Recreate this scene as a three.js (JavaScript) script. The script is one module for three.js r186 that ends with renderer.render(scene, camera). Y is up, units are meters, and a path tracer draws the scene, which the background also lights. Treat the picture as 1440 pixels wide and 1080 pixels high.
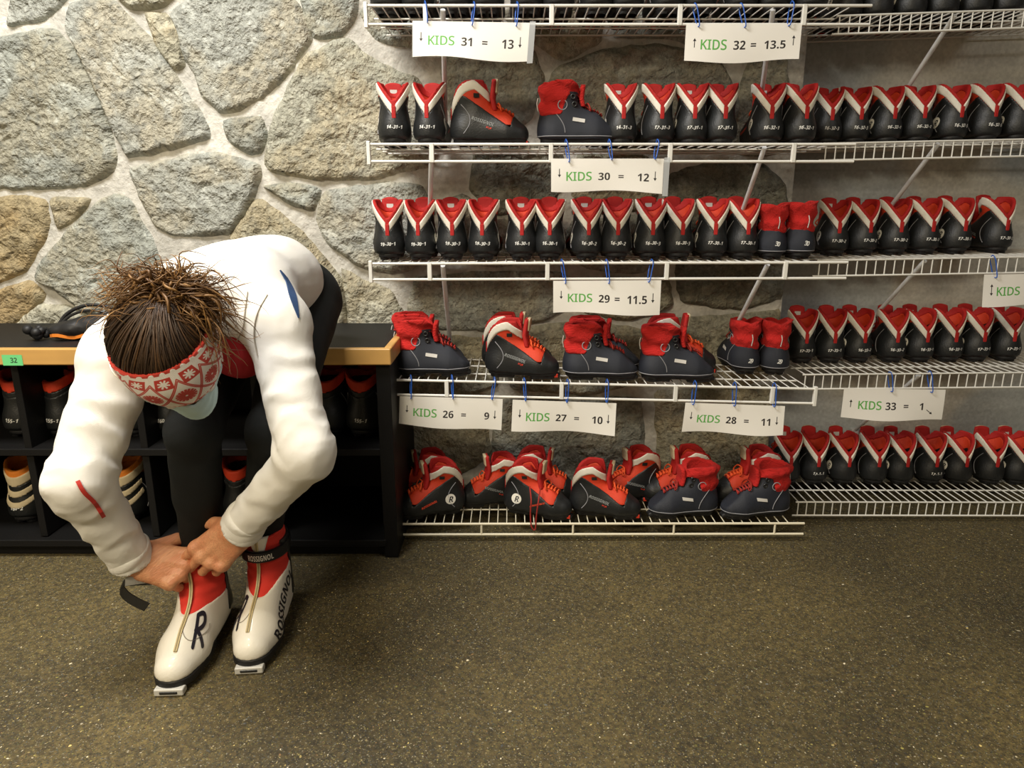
import * as THREE from 'three';
import { ImprovedNoise } from 'three/addons/math/ImprovedNoise.js';
import { RoundedBoxGeometry } from 'three/addons/geometries/RoundedBoxGeometry.js';
import { mergeGeometries } from 'three/addons/utils/BufferGeometryUtils.js';
import { RectAreaLightUniformsLib } from 'three/addons/lights/RectAreaLightUniformsLib.js';

// ------------------------------------------------------------------ camera, light, exposure
const scene = new THREE.Scene();
scene.background = new THREE.Color(0x050505);
const CAM = { y: 0.93, z: 2.13, pitch: THREE.MathUtils.degToRad(14.6), f: 1000 };
const camera = new THREE.PerspectiveCamera(2 * Math.atan(540 / CAM.f) * 180 / Math.PI, 4 / 3, 0.05, 40);
camera.position.set(0, CAM.y, CAM.z);
camera.rotation.set(-CAM.pitch, 0, 0);
const renderer = new THREE.WebGLRenderer({ antialias: true });
renderer.toneMapping = THREE.LinearToneMapping;
renderer.toneMappingExposure = 1.0;
renderer.shadowMap.enabled = true;
RectAreaLightUniformsLib.init();
const LAMPS = [   // ceiling panels: x, z, width, depth, colour, intensity
  [-1.0, 1.15, 1.1, 0.45, [1.0, 0.975, 0.93], 43],
  [-1.1, 3.0, 1.2, 0.6, [1.0, 0.87, 0.64], 42],
  [1.9, 2.3, 1.1, 0.45, [1.0, 0.95, 0.88], 9],
];
const CEIL = 2.55;

// ------------------------------------------------------------------ helpers
const V = (x, y, z) => new THREE.Vector3(x, y, z);
const sp = Math.sin(CAM.pitch), cp = Math.cos(CAM.pitch);
// the place on the upright plane z that stands at a point of the 1440 x 1080 frame
function P(px, py, z) {
  const u = (px - 720) / CAM.f, v = (540 - py) / CAM.f;
  const dx = u, dy = v * cp - sp, dz = -cp - v * sp, t = (z - CAM.z) / dz;
  return V(dx * t, CAM.y + dy * t, z);
}
let seed = 7;
const rnd = () => { seed = (seed + 0x6d2b79f5) | 0; let t = Math.imul(seed ^ (seed >>> 15), 1 | seed); t = (t + Math.imul(t ^ (t >>> 7), 61 | t)) ^ t; return ((t ^ (t >>> 14)) >>> 0) / 4294967296; };
const rr = (a, b) => a + (b - a) * rnd();
const perlin = new ImprovedNoise();
const noise = (x, y, z) => perlin.noise(x + 50.3, y + 31.7, z + 17.9);
const fbm = (x, y, z, o = 4) => { let a = 0, g = 1, s = 0; for (let i = 0; i < o; i++) { a += g * noise(x, y, z); s += g; g *= 0.5; x *= 2.03; y *= 2.03; z *= 2.03; } return a / s; };
const clamp = (x, a = 0, b = 1) => Math.min(b, Math.max(a, x));
const lerp = (a, b, t) => a + (b - a) * t;
const sstep = (a, b, x) => { const t = clamp((x - a) / (b - a)); return t * t * (3 - 2 * t); };
const smin = (a, b, k) => { const h = Math.max(k - Math.abs(a - b), 0) / k; return Math.min(a, b) - h * h * k * 0.25; };
const smax = (a, b, k) => -smin(-a, -b, k);
// tapered capsule, from (ax, ay, az) radius ra to (bx, by, bz) radius rb
function rc(x, y, z, a, b, ra, rb) {
  const ax = x - a[0], ay = y - a[1], az = z - a[2], bx = b[0] - a[0], by = b[1] - a[1], bz = b[2] - a[2];
  const t = clamp((ax * bx + ay * by + az * bz) / (bx * bx + by * by + bz * bz + 1e-12));
  return Math.hypot(ax - bx * t, ay - by * t, az - bz * t) - (ra + (rb - ra) * t);
}
// surface nets: the zero surface of f in a box, as an indexed mesh
function net(f, lo, hi, h) {
  const n = [0, 1, 2].map((i) => Math.ceil((hi[i] - lo[i]) / h) + 1), [nx, ny, nz] = n, val = new Float32Array(nx * ny * nz), B = 5, rad = Math.sqrt(3) * (B / 2 + 0.5) * h * 1.5 + 0.006;
  const id = (i, j, k) => i + nx * (j + ny * k);
  for (let k0 = 0; k0 < nz; k0 += B) for (let j0 = 0; j0 < ny; j0 += B) for (let i0 = 0; i0 < nx; i0 += B) {
    const c = f(lo[0] + (i0 + B / 2) * h, lo[1] + (j0 + B / 2) * h, lo[2] + (k0 + B / 2) * h), far = Math.abs(c) > rad;
    for (let k = k0; k < Math.min(k0 + B, nz); k++) for (let j = j0; j < Math.min(j0 + B, ny); j++) for (let i = i0; i < Math.min(i0 + B, nx); i++)
      val[id(i, j, k)] = far ? c : f(lo[0] + i * h, lo[1] + j * h, lo[2] + k * h);
  }
  const vid = new Int32Array(nx * ny * nz).fill(-1), pos = [], idx = [];
  const E = [[0, 1], [2, 3], [4, 5], [6, 7], [0, 2], [1, 3], [4, 6], [5, 7], [0, 4], [1, 5], [2, 6], [3, 7]];
  for (let k = 0; k < nz - 1; k++) for (let j = 0; j < ny - 1; j++) for (let i = 0; i < nx - 1; i++) {
    let m = 0; const c = [];
    for (let q = 0; q < 8; q++) { const v = val[id(i + (q & 1), j + ((q >> 1) & 1), k + (q >> 2))]; c.push(v); if (v < 0) m |= 1 << q; }
    if (m === 0 || m === 255) continue;
    let x = 0, y = 0, z = 0, s = 0;
    for (const [a, b] of E) if ((c[a] < 0) !== (c[b] < 0)) {
      const t = c[a] / (c[a] - c[b]);
      x += lerp(a & 1, b & 1, t); y += lerp((a >> 1) & 1, (b >> 1) & 1, t); z += lerp(a >> 2, b >> 2, t); s++;
    }
    vid[id(i, j, k)] = pos.length / 3;
    pos.push(lo[0] + (i + x / s) * h, lo[1] + (j + y / s) * h, lo[2] + (k + z / s) * h);
  }
  const quad = (a, b, c, d, flip) => { if (a < 0 || b < 0 || c < 0 || d < 0) return; if (flip) idx.push(a, c, b, a, d, c); else idx.push(a, b, c, a, c, d); };
  for (let k = 1; k < nz - 1; k++) for (let j = 1; j < ny - 1; j++) for (let i = 1; i < nx - 1; i++) {
    const v = val[id(i, j, k)] < 0;
    if (v !== (val[id(i + 1, j, k)] < 0)) quad(vid[id(i, j - 1, k - 1)], vid[id(i, j, k - 1)], vid[id(i, j, k)], vid[id(i, j - 1, k)], !v);
    if (v !== (val[id(i, j + 1, k)] < 0)) quad(vid[id(i - 1, j, k - 1)], vid[id(i - 1, j, k)], vid[id(i, j, k)], vid[id(i, j, k - 1)], !v);
    if (v !== (val[id(i, j, k + 1)] < 0)) quad(vid[id(i - 1, j - 1, k)], vid[id(i, j - 1, k)], vid[id(i, j, k)], vid[id(i - 1, j, k)], !v);
  }
  const g = new THREE.BufferGeometry();
  g.setAttribute('position', new THREE.Float32BufferAttribute(pos, 3));
  const uv = []; for (let i = 0; i < pos.length; i += 3) uv.push(pos[i] + 0.7 * pos[i + 2], pos[i + 1] + 0.3 * pos[i + 2]);
  g.setAttribute('uv', new THREE.Float32BufferAttribute(uv, 2));
  g.setIndex(idx); g.computeVertexNormals();
  return g;
}
const grad = (f, p, e = 0.001) => V(f(p.x + e, p.y, p.z) - f(p.x - e, p.y, p.z), f(p.x, p.y + e, p.z) - f(p.x, p.y - e, p.z), f(p.x, p.y, p.z + e) - f(p.x, p.y, p.z - e)).normalize();
function march(f, o, d, off = 0, max = 3) {
  let t = 0; const p = o.clone();
  for (let i = 0; i < 160 && t < max; i++) { const v = f(p.x, p.y, p.z) - off; if (v < 0.0002) break; t += v * 0.7; p.copy(o).addScaledVector(d, t); }
  return p;
}
// a thin patch w x h laid on the surface of f, seen along -n
function patch(f, c, right, up, w, h, nu, nv, off = 0.001, shape = null) {
  const n = V().crossVectors(right, up).normalize(), pos = [], uv = [], idx = [];
  for (let j = 0; j <= nv; j++) for (let i = 0; i <= nu; i++) {
    const u = i / nu, v = j / nv;
    const o = c.clone().addScaledVector(right, (u - 0.5) * w).addScaledVector(up, (v - 0.5) * h).addScaledVector(n, 0.06);
    const p = march(f, o, n.clone().negate(), off, 0.16); pos.push(p.x, p.y, p.z); uv.push(u, v);
    if (i < nu && j < nv) { const a = j * (nu + 1) + i; idx.push(a, a + 1, a + nu + 2, a, a + nu + 2, a + nu + 1); }
  }
  const g = new THREE.BufferGeometry();
  g.setAttribute('position', new THREE.Float32BufferAttribute(pos, 3)); g.setAttribute('uv', new THREE.Float32BufferAttribute(uv, 2)); g.setIndex(idx); g.computeVertexNormals();
  return g;
}
// ribbon along points, across directions, half widths
function ribbon(pts, across, hw, thick = 0.0015) {
  const pos = [], uv = [], idx = [], N = pts.length;
  for (let i = 0; i < N; i++) {
    const t = V().subVectors(pts[Math.min(i + 1, N - 1)], pts[Math.max(i - 1, 0)]).normalize(), a = across[i].clone().normalize(), nn = V().crossVectors(t, a).normalize(), w = typeof hw === 'number' ? hw : hw[i];
    for (const [sa, sn] of [[-1, 1], [1, 1], [1, -1], [-1, -1]]) { const p = pts[i].clone().addScaledVector(a, sa * w).addScaledVector(nn, sn * thick / 2); pos.push(p.x, p.y, p.z); uv.push(i / (N - 1), sa < 0 ? 0 : 1); }
    if (i < N - 1) for (let q = 0; q < 4; q++) { const b = i * 4 + q, c = i * 4 + (q + 1) % 4; idx.push(b, c, c + 4, b, c + 4, b + 4); }
  }
  idx.push(0, 2, 1, 0, 3, 2); const e = (N - 1) * 4; idx.push(e, e + 1, e + 2, e, e + 2, e + 3);
  const g = new THREE.BufferGeometry();
  g.setAttribute('position', new THREE.Float32BufferAttribute(pos, 3)); g.setAttribute('uv', new THREE.Float32BufferAttribute(uv, 2)); g.setIndex(idx);
  const ng = g.toNonIndexed(); ng.computeVertexNormals(); return ng;
}
const tube = (pts, r, seg = 12, rs = 6, closed = false) => new THREE.TubeGeometry(new THREE.CatmullRomCurve3(pts, closed), seg, r, rs, closed);
function rod(a, b, r, rs = 8) {
  const d = V().subVectors(b, a), L = d.length(), g = new THREE.CylinderGeometry(r, r, L, rs, 1);
  g.applyQuaternion(new THREE.Quaternion().setFromUnitVectors(V(0, 1, 0), d.normalize())); const m = a.clone().add(b).multiplyScalar(0.5); g.translate(m.x, m.y, m.z); return g;
}
const merge = (list) => mergeGeometries(list.map((g) => { const q = g.index ? g.toNonIndexed() : g; for (const k of Object.keys(q.attributes)) if (!['position', 'normal', 'uv'].includes(k)) q.deleteAttribute(k); return q; }));
function rbox(w, h, d, x, y, z, r = 0.002) { const g = new RoundedBoxGeometry(w, h, d, 2, Math.min(r, w / 2.01, h / 2.01, d / 2.01)); g.translate(x, y, z); boxUV(g); return g; }
function boxUV(g) {   // uv in metres on a box-like geometry
  const p = g.attributes.position, n = g.attributes.normal, uv = new Float32Array(p.count * 2);
  for (let i = 0; i < p.count; i++) {
    const ax = Math.abs(n.getX(i)), ay = Math.abs(n.getY(i)), az = Math.abs(n.getZ(i));
    const [u, v] = ay >= ax && ay >= az ? [p.getX(i), p.getZ(i)] : ax >= az ? [p.getZ(i), p.getY(i)] : [p.getX(i), p.getY(i)];
    uv[2 * i] = u; uv[2 * i + 1] = v;
  }
  g.setAttribute('uv', new THREE.BufferAttribute(uv, 2)); return g;
}
const used = new Map();
function numbered(name) { const n = used.get(name) ?? 0; used.set(name, n + 1); return n ? name + '_' + String(n).padStart(3, '0') : name; }
function shade(o) { o.traverse((m) => { if (m.isMesh) { m.castShadow = true; m.receiveShadow = true; } }); return o; }
function tag(o, label, category, group) { o.userData = { label, category }; if (group) o.userData.group = group; return o; }
function thing(name, label, category, pos = [0, 0, 0], group) {
  const o = new THREE.Group(); o.name = numbered(name); o.position.set(...pos); scene.add(o); return tag(o, label, category, group);
}
function part(name, geometry, material, parent, label) { const m = new THREE.Mesh(geometry, material); m.name = name; m.castShadow = m.receiveShadow = true; parent.add(m); if (label) m.userData.label = label; return m; }
function struct(name, geometry, material) { const m = new THREE.Mesh(geometry, material); m.name = name; m.userData.kind = 'structure'; m.castShadow = m.receiveShadow = true; scene.add(m); return m; }

// ------------------------------------------------------------------ textures and materials
function lattice(n, s) { const a = new Float32Array(n * n); let q = s; for (let i = 0; i < a.length; i++) { q = (Math.imul(q, 1664525) + 1013904223) >>> 0; a[i] = q / 4294967296; } return a; }
function tileFbm(size, cells, octaves, s, gain = 0.5) {   // periodic value noise, 0..1
  const out = new Float32Array(size * size); let amp = 1, sum = 0;
  for (let o = 0; o < octaves; o++) {
    const n = cells << o, L = lattice(n, s * 31 + o * 977 + 5);
    for (let y = 0; y < size; y++) {
      const fy = y * n / size, y0 = Math.floor(fy), ty = fy - y0, wy = ty * ty * (3 - 2 * ty), r0 = (y0 % n) * n, r1 = ((y0 + 1) % n) * n;
      for (let x = 0; x < size; x++) {
        const fx = x * n / size, x0 = Math.floor(fx), tx = fx - x0, wx = tx * tx * (3 - 2 * tx), a = x0 % n, b = (x0 + 1) % n;
        out[y * size + x] += amp * lerp(lerp(L[r0 + a], L[r0 + b], wx), lerp(L[r1 + a], L[r1 + b], wx), wy);
      }
    }
    sum += amp; amp *= gain;
  }
  for (let i = 0; i < out.length; i++) out[i] /= sum; return out;
}
function dataTex(size, fn, metres, srgb = true) {
  const d = new Uint8Array(size * size * 4);
  for (let i = 0; i < size * size; i++) { const c = fn(i); d[4 * i] = clamp(c[0], 0, 255); d[4 * i + 1] = clamp(c[1], 0, 255); d[4 * i + 2] = clamp(c[2], 0, 255); d[4 * i + 3] = 255; }
  const t = new THREE.DataTexture(d, size, size); t.wrapS = t.wrapT = THREE.RepeatWrapping; t.magFilter = THREE.LinearFilter; t.minFilter = THREE.LinearMipmapLinearFilter; t.generateMipmaps = true;
  if (srgb) t.colorSpace = THREE.SRGBColorSpace; t.repeat.set(1 / metres, 1 / metres); t.needsUpdate = true; return t;
}
const mix3 = (a, b, t) => [lerp(a[0], b[0], t), lerp(a[1], b[1], t), lerp(a[2], b[2], t)];
function canvasTex(w, h, draw, srgb = true) {
  const c = document.createElement('canvas'); c.width = w; c.height = h; const g = c.getContext('2d'); draw(g, w, h);
  const t = new THREE.CanvasTexture(c); if (srgb) t.colorSpace = THREE.SRGBColorSpace; t.magFilter = THREE.LinearFilter; return t;
}
const std = (o) => new THREE.MeshStandardMaterial({ side: THREE.DoubleSide, ...o });
const phys = (o) => new THREE.MeshPhysicalMaterial({ side: THREE.DoubleSide, ...o });

// stone: coarse tone patches, mid chips, fine grain
const sA = tileFbm(1024, 4, 3, 11), sB = tileFbm(1024, 12, 6, 23, 0.62), sC = tileFbm(1024, 64, 4, 37, 0.6), sD = tileFbm(1024, 24, 5, 41, 0.6);
const ridge = (i) => 1 - Math.abs(2 * sB[i] - 1) * 2.2;
const stoneBump = dataTex(1024, (i) => { const v = 255 * clamp(0.42 * ridge(i) + 0.38 * (sC[i] - 0.5) + 0.5 * sD[i] + 0.08); return [v, v, v]; }, 0.5, false);
const stoneMap = dataTex(1024, (i) => {
  let c = mix3([167, 168, 161], [172, 166, 150], sstep(0.42, 0.62, sA[i]));
  c = mix3(c, [128, 128, 122], sstep(0.5, 0.75, sD[i]) * 0.6);
  c = mix3(c, [196, 197, 190], sstep(0.56, 0.7, sB[i]) * 0.55);
  const k = 0.84 + 0.36 * sC[i]; return c.map((v) => v * k);
}, 0.5);
const stoneTints = [[1.0, 1.0, 0.98], [0.9, 0.92, 0.9], [1.03, 0.99, 0.88], [0.98, 0.91, 0.76], [0.82, 0.83, 0.81]];
const stoneMats = stoneTints.map((c, k) => { const m = std({ map: stoneMap.clone(), bumpMap: stoneBump.clone(), bumpScale: 0.012, roughness: 0.92 }); m.color.setRGB(c[0] * 0.92, c[1] * 0.93, c[2] * 0.93); m.map.offset.set(k * 0.37, k * 0.21); m.bumpMap.offset.copy(m.map.offset); m.name = 'stone'; return m; });
const brownStone = stoneMats[0].clone(); brownStone.color.setRGB(0.86, 0.7, 0.46);
const darkStone = stoneMats[1].clone(); darkStone.color.setRGB(0.5, 0.5, 0.46);
const mortarMat = std({ map: dataTex(512, (() => { const a = tileFbm(512, 6, 5, 3), b = tileFbm(512, 64, 2, 9); return (i) => { const k = 0.72 + 0.36 * a[i] + 0.14 * b[i]; return [206 * k, 203 * k, 194 * k]; }; })(), 0.6), bumpMap: dataTex(512, (() => { const a = tileFbm(512, 16, 5, 13, 0.6); return (i) => [255 * a[i], 255 * a[i], 255 * a[i]]; })(), 0.35, false), bumpScale: 0.006, roughness: 0.95 });
const plasterMat = std({ map: dataTex(1024, (() => { const a = tileFbm(1024, 3, 4, 71), b = tileFbm(1024, 128, 2, 73), c = tileFbm(1024, 4, 2, 79); return (i) => { const k = 0.66 + 0.4 * a[i] + 0.12 * b[i], row = (i / 1024 | 0) % 1024, line = Math.exp(-Math.pow(((row % 256) - 128) / 3, 2)) * 0.06; return mix3([232, 229, 217], [206, 211, 210], sstep(0.4, 0.6, c[i])).map((v) => v * (k - line)); }; })(), 0.9), bumpMap: stoneBump.clone(), bumpScale: 0.0012, roughness: 0.9 });
plasterMat.bumpMap.repeat.set(3, 3);
// rubber floor: black crumb with flecks of grey, tan, yellow and green
const floorTex = (() => {
  const S = 2048, a = tileFbm(S, 5, 4, 51), b = tileFbm(S, 256, 2, 53), d = new Uint8Array(S * S * 4), hgt = new Uint8Array(S * S * 4);
  for (let i = 0; i < S * S; i++) { const k = (0.55 + 0.55 * a[i]) * (0.62 + 0.76 * b[i]); d.set([90 * k, 78 * k, 46 * k, 255], 4 * i); const h = 70 + 90 * b[i]; hgt.set([h, h, h, 255], 4 * i); }
  const pal = [[156, 140, 96], [182, 162, 102], [124, 112, 78], [96, 98, 70], [196, 186, 160], [128, 100, 66], [104, 106, 104], [140, 132, 70]];
  let q = 99; const r = () => { q = (Math.imul(q, 1664525) + 1013904223) >>> 0; return q / 4294967296; };
  for (let n = 0; n < 210000; n++) {
    const cx = r() * S, cy = r() * S, big = r(), rad = big > 0.9975 ? 3.2 : big > 0.9 ? 2.0 : 1.25, el = 0.6 + r() * 0.8, an = r() * 3.14, c = pal[Math.floor(r() * pal.length)], k = (0.4 + 0.5 * r()) * (big > 0.97 ? 1.35 : 0.92), ca = Math.cos(an), sa = Math.sin(an);
    for (let y = -4; y <= 4; y++) for (let x = -4; x <= 4; x++) {
      const u = (x * ca + y * sa) / el, v = (-x * sa + y * ca) * el; if (u * u + v * v > rad * rad) continue;
      const i = (((cy + y | 0) + S) % S) * S + (((cx + x | 0) + S) % S); d.set([c[0] * k, c[1] * k, c[2] * k, 255], 4 * i); hgt[4 * i] = hgt[4 * i + 1] = hgt[4 * i + 2] = 190;
    }
  }
  const mk = (arr, srgb) => { const t = new THREE.DataTexture(arr, S, S); t.wrapS = t.wrapT = THREE.RepeatWrapping; t.magFilter = THREE.LinearFilter; t.minFilter = THREE.LinearMipmapLinearFilter; t.generateMipmaps = true; if (srgb) t.colorSpace = THREE.SRGBColorSpace; t.repeat.set(1 / 1.6, 1 / 1.6); t.needsUpdate = true; return t; };
  return [mk(d, true), mk(hgt, false)];
})();
const floorMat = std({ map: floorTex[0], bumpMap: floorTex[1], bumpScale: 0.0012, roughness: 0.72 });
const fineBump = dataTex(512, (() => { const a = tileFbm(512, 64, 3, 61); return (i) => [255 * a[i], 255 * a[i], 255 * a[i]]; })(), 0.12, false);
const weave = dataTex(256, (i) => { const x = i % 256, y = i / 256 | 0, v = 128 + 60 * Math.sin(x * 2 * Math.PI / 8) * Math.sin(y * 2 * Math.PI / 8) + 20 * Math.sin((x + y) * 2 * Math.PI / 16); return [v, v, v]; }, 0.03, false);
const lin = (r, g, b) => new THREE.Color().setRGB(r, g, b);
const M = {
  wire: std({ color: lin(0.80, 0.79, 0.74), roughness: 0.38 }),
  wireWarm: std({ color: lin(0.78, 0.72, 0.55), roughness: 0.4 }),
  brace: std({ color: lin(0.74, 0.75, 0.76), roughness: 0.35 }),
  bench: phys({ color: lin(0.006, 0.0057, 0.0056), roughness: 0.55, specularIntensity: 0.45, bumpMap: fineBump, bumpScale: 0.0003 }),
  benchTop: phys({ color: lin(0.011, 0.011, 0.011), roughness: 0.55, specularIntensity: 0.6, bumpMap: fineBump, bumpScale: 0.0003 }),
  leather: std({ color: lin(0.011, 0.012, 0.0125), roughness: 0.46, bumpMap: fineBump, bumpScale: 0.0004 }),
  navy: std({ color: lin(0.015, 0.018, 0.028), roughness: 0.6, bumpMap: weave, bumpScale: 0.0005 }),
  red: std({ color: lin(0.46, 0.011, 0.009), roughness: 0.7, bumpMap: weave, bumpScale: 0.0004 }),
  orangeRed: std({ color: lin(0.66, 0.045, 0.01), roughness: 0.6, bumpMap: weave, bumpScale: 0.0004 }),
  fleece: std({ color: lin(0.5, 0.013, 0.01), roughness: 0.95, bumpMap: fineBump, bumpScale: 0.002 }),
  orange: std({ color: lin(0.75, 0.22, 0.02), roughness: 0.7 }),
  white: std({ color: lin(0.82, 0.78, 0.68), roughness: 0.6 }),
  cream: std({ color: lin(0.66, 0.55, 0.36), roughness: 0.7 }),
  soleBlack: std({ color: lin(0.009, 0.009, 0.010), roughness: 0.55 }),
  soleRed: std({ color: lin(0.75, 0.05, 0.02), roughness: 0.5 }),
  piping: std({ color: lin(0.3, 0.3, 0.32), roughness: 0.6 }),
  hook: std({ color: lin(0.02, 0.02, 0.02), roughness: 0.3 }),
  lace: std({ color: lin(0.32, 0.02, 0.012), roughness: 0.8 }),
  laceOrange: std({ color: lin(0.8, 0.1, 0.02), roughness: 0.8 }),
  tie: std({ color: lin(0.02, 0.11, 0.5), roughness: 0.35 }),
  labelWhite: std({ color: lin(0.6, 0.58, 0.54), roughness: 0.7 }),
};
const woodMat = std({ map: (() => { const a = tileFbm(512, 8, 4, 91); return dataTex(512, (i) => { const y = i / 512 | 0, k = 0.86 + 0.2 * a[(y * 512) + ((i % 512) >> 4)] + 0.06 * a[i]; return [206 * k, 160 * k, 92 * k]; }, 0.35); })(), roughness: 0.4 });

// ------------------------------------------------------------------ the room
const XL = -2.6, XR = 3.2, ZB = 4.6, XSTONE = 0.815, ZP = -0.12;
const slab = (x0, x1, y0, y1, z0, z1) => { const g = new THREE.BoxGeometry(x1 - x0, y1 - y0, z1 - z0); g.translate((x0 + x1) / 2, (y0 + y1) / 2, (z0 + z1) / 2); return boxUV(g); };
struct('floor', slab(XL - 0.1, XR + 0.1, -0.1, 0, -0.3, ZB + 0.1), floorMat);
const ceilMat = std({ color: lin(0.5, 0.48, 0.43), roughness: 0.95 }), sideMat = std({ color: lin(0.34, 0.31, 0.26), roughness: 0.95 });
struct('ceiling', slab(XL - 0.1, XR + 0.1, CEIL, CEIL + 0.1, -0.3, ZB + 0.1), ceilMat);
struct('wall_left', slab(XL - 0.1, XL, 0, CEIL, -0.3, ZB + 0.1), sideMat);
struct('wall_right', slab(XR, XR + 0.1, 0, CEIL, -0.3, ZB + 0.1), std({ color: lin(0.12, 0.11, 0.1), roughness: 0.95 }));
struct('wall_front', slab(XL, XR, 0, CEIL, ZB, ZB + 0.1), sideMat);
struct('wall_back_plaster', slab(XSTONE - 0.1, XR, 0, CEIL, -0.3, ZP), plasterMat);
const stoneWall = new THREE.Group(); stoneWall.name = 'wall_back'; stoneWall.userData.kind = 'structure'; scene.add(stoneWall);
{ // mortar body with an uneven face
  const nx = 150, ny = 90, x0 = XL, x1 = XSTONE, g = new THREE.PlaneGeometry(x1 - x0, CEIL, nx, ny), p = g.attributes.position;
  g.translate((x0 + x1) / 2, CEIL / 2, 0);
  for (let i = 0; i < p.count; i++) p.setZ(i, p.getX(i) > x1 - 0.001 ? -0.01 : 0.004 * fbm(p.getX(i) * 14, p.getY(i) * 14, 3, 3));
  g.computeVertexNormals(); const uv = g.attributes.uv; for (let i = 0; i < p.count; i++) uv.setXY(i, p.getX(i), p.getY(i));
  const body = slab(x0, x1, 0, CEIL, -0.3, -0.012);
  part('mortar', merge([g, body]), mortarMat, stoneWall);
}
// field stones, outlined on the wall plane (points of the frame at the wall's distance)
const STONES = [
  [0, 14, 37, 18, -6, 96, -4, 76, 18, 53, 27], [1, -60, 62, 0, 58, 37, 50, 80, 44, 103, 74, 134, 132, 149, 174, 162, 212, 157, 240, 122, 260, 41, 264, -60, 262],
  [0, 98, 12, 139, -6, 160, 4, 192, 36, 222, 72, 246, 110, 277, 151, 297, 191, 261, 201, 212, 213, 179, 219, 167, 191, 151, 155, 134, 116, 112, 74, 96, 40],
  [3, 207, 22, 232, 18, 253, 52, 258, 90, 245, 98, 222, 60], [2, 163, -8, 254, -8, 228, 8, 184, 12],
  [0, 241, 20, 262, 4, 330, -20, 406, -10, 425, 24, 437, 57, 416, 83, 392, 114, 367, 135, 338, 152, 314, 158, 286, 134, 278, 106, 262, 84, 254, 55],
  [1, 423, -10, 503, -10, 497, 24, 484, 46, 441, 53], [4, 315, 172, 366, 167, 373, 187, 366, 212, 354, 216, 326, 200],
  [2, 433, 77, 488, 54, 514, 80, 545, 98, 582, 112, 614, 146, 624, 195, 604, 232, 545, 244, 509, 251, 428, 249, 384, 240, 374, 226, 380, 196, 388, 163, 413, 117],
  [0, 184, 237, 261, 223, 302, 217, 326, 223, 363, 233, 363, 257, 350, 285, 334, 314, 320, 326, 245, 329, 222, 318, 207, 293, 192, 261],
  ['b', -60, 284, 0, 281, 41, 277, 64, 285, 69, 310, 57, 346, 33, 379, -4, 398, -60, 410], [3, 74, 281, 127, 280, 118, 293, 84, 322],
  [1, 163, 274, 179, 281, 203, 318, 217, 346, 228, 400, 215, 440, 150, 446, 100, 424, 84, 408, 54, 392, 62, 367, 98, 327, 134, 289],
  ['b', -60, 424, 0, 410, 41, 395, 64, 416, 46, 438, 0, 470, -60, 480], [1, 370, 262, 408, 260, 450, 266, 440, 296, 404, 281],
  [3, 360, 286, 372, 285, 408, 315, 448, 356, 482, 400, 486, 470, 400, 480, 330, 470, 300, 400, 325, 336],
  [0, 458, 270, 540, 261, 590, 262, 606, 292, 604, 352, 574, 378, 520, 378, 466, 346, 446, 310], [2, 480, 378, 512, 396, 545, 408, 566, 440, 556, 490, 500, 520, 492, 440],
  [2, 60, 430, 95, 432, 140, 456, 130, 560, 20, 560, -10, 482], [1, 506, 14, 560, -10, 640, -12, 690, 30, 640, 56, 590, 66, 530, 56],
  [4, 622, 92, 650, 70, 700, 48, 745, 66, 762, 110, 745, 165, 700, 196, 644, 200, 634, 150], [2, 706, 20, 760, -12, 850, -12, 842, 60, 790, 84, 752, 56],
  [4, 778, 100, 850, 72, 930, 66, 1010, 84, 1040, 150, 1010, 200, 900, 206, 800, 196, 766, 160], [1, 864, -12, 1000, -12, 1104, -10, 1104, 60, 1030, 70, 940, 52, 862, 54],
  ['d', 668, 214, 730, 206, 784, 212, 800, 250, 770, 290, 700, 300, 664, 268], [3, 814, 214, 900, 218, 930, 240, 916, 290, 850, 300, 806, 276],
  ['d', 944, 244, 1000, 230, 1070, 232, 1103, 262, 1104, 330, 1050, 356, 960, 340, 934, 300], [1, 1052, 86, 1104, 74, 1104, 214, 1040, 216, 1026, 200],
  [0, 620, 284, 656, 276, 700, 310, 770, 302, 800, 330, 780, 366, 690, 372, 622, 356], [1, 806, 310, 860, 310, 922, 304, 946, 350, 900, 382, 830, 376, 790, 360],
  [0, 584, 390, 680, 386, 790, 382, 806, 420, 776, 446, 690, 462, 610, 462, 574, 440], [3, 822, 392, 896, 394, 936, 390, 944, 430, 890, 446, 820, 440],
  ['d', 952, 366, 1040, 366, 1102, 348, 1103, 420, 1040, 432, 958, 424], [2, 570, 470, 640, 476, 690, 478, 700, 540, 640, 560, 576, 556, 556, 520],
  [2, 712, 468, 786, 456, 880, 460, 930, 470, 920, 530, 840, 552, 720, 546], [3, 944, 448, 1040, 446, 1103, 436, 1103, 520, 1040, 544, 946, 528],
  [3, 556, 566, 640, 570, 676, 574, 690, 640, 600, 690, 550, 690], [4, 700, 560, 800, 562, 900, 560, 904, 640, 830, 690, 690, 690],
  [3, 922, 548, 1010, 552, 1103, 540, 1103, 690, 930, 690], [2, 150, 456, 230, 450, 300, 456, 320, 540, 260, 560, 150, 556],
];
const outlines = STONES.map(([kind, ...c]) => { const poly = []; for (let i = 0; i < c.length; i += 2) { const p = P(c[i], c[i + 1], 0); poly.push([Math.min(Math.max(p.x, XL + 0.01), XSTONE - 0.012), Math.max(p.y, 0.02)]); } return [kind, poly]; });
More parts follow.
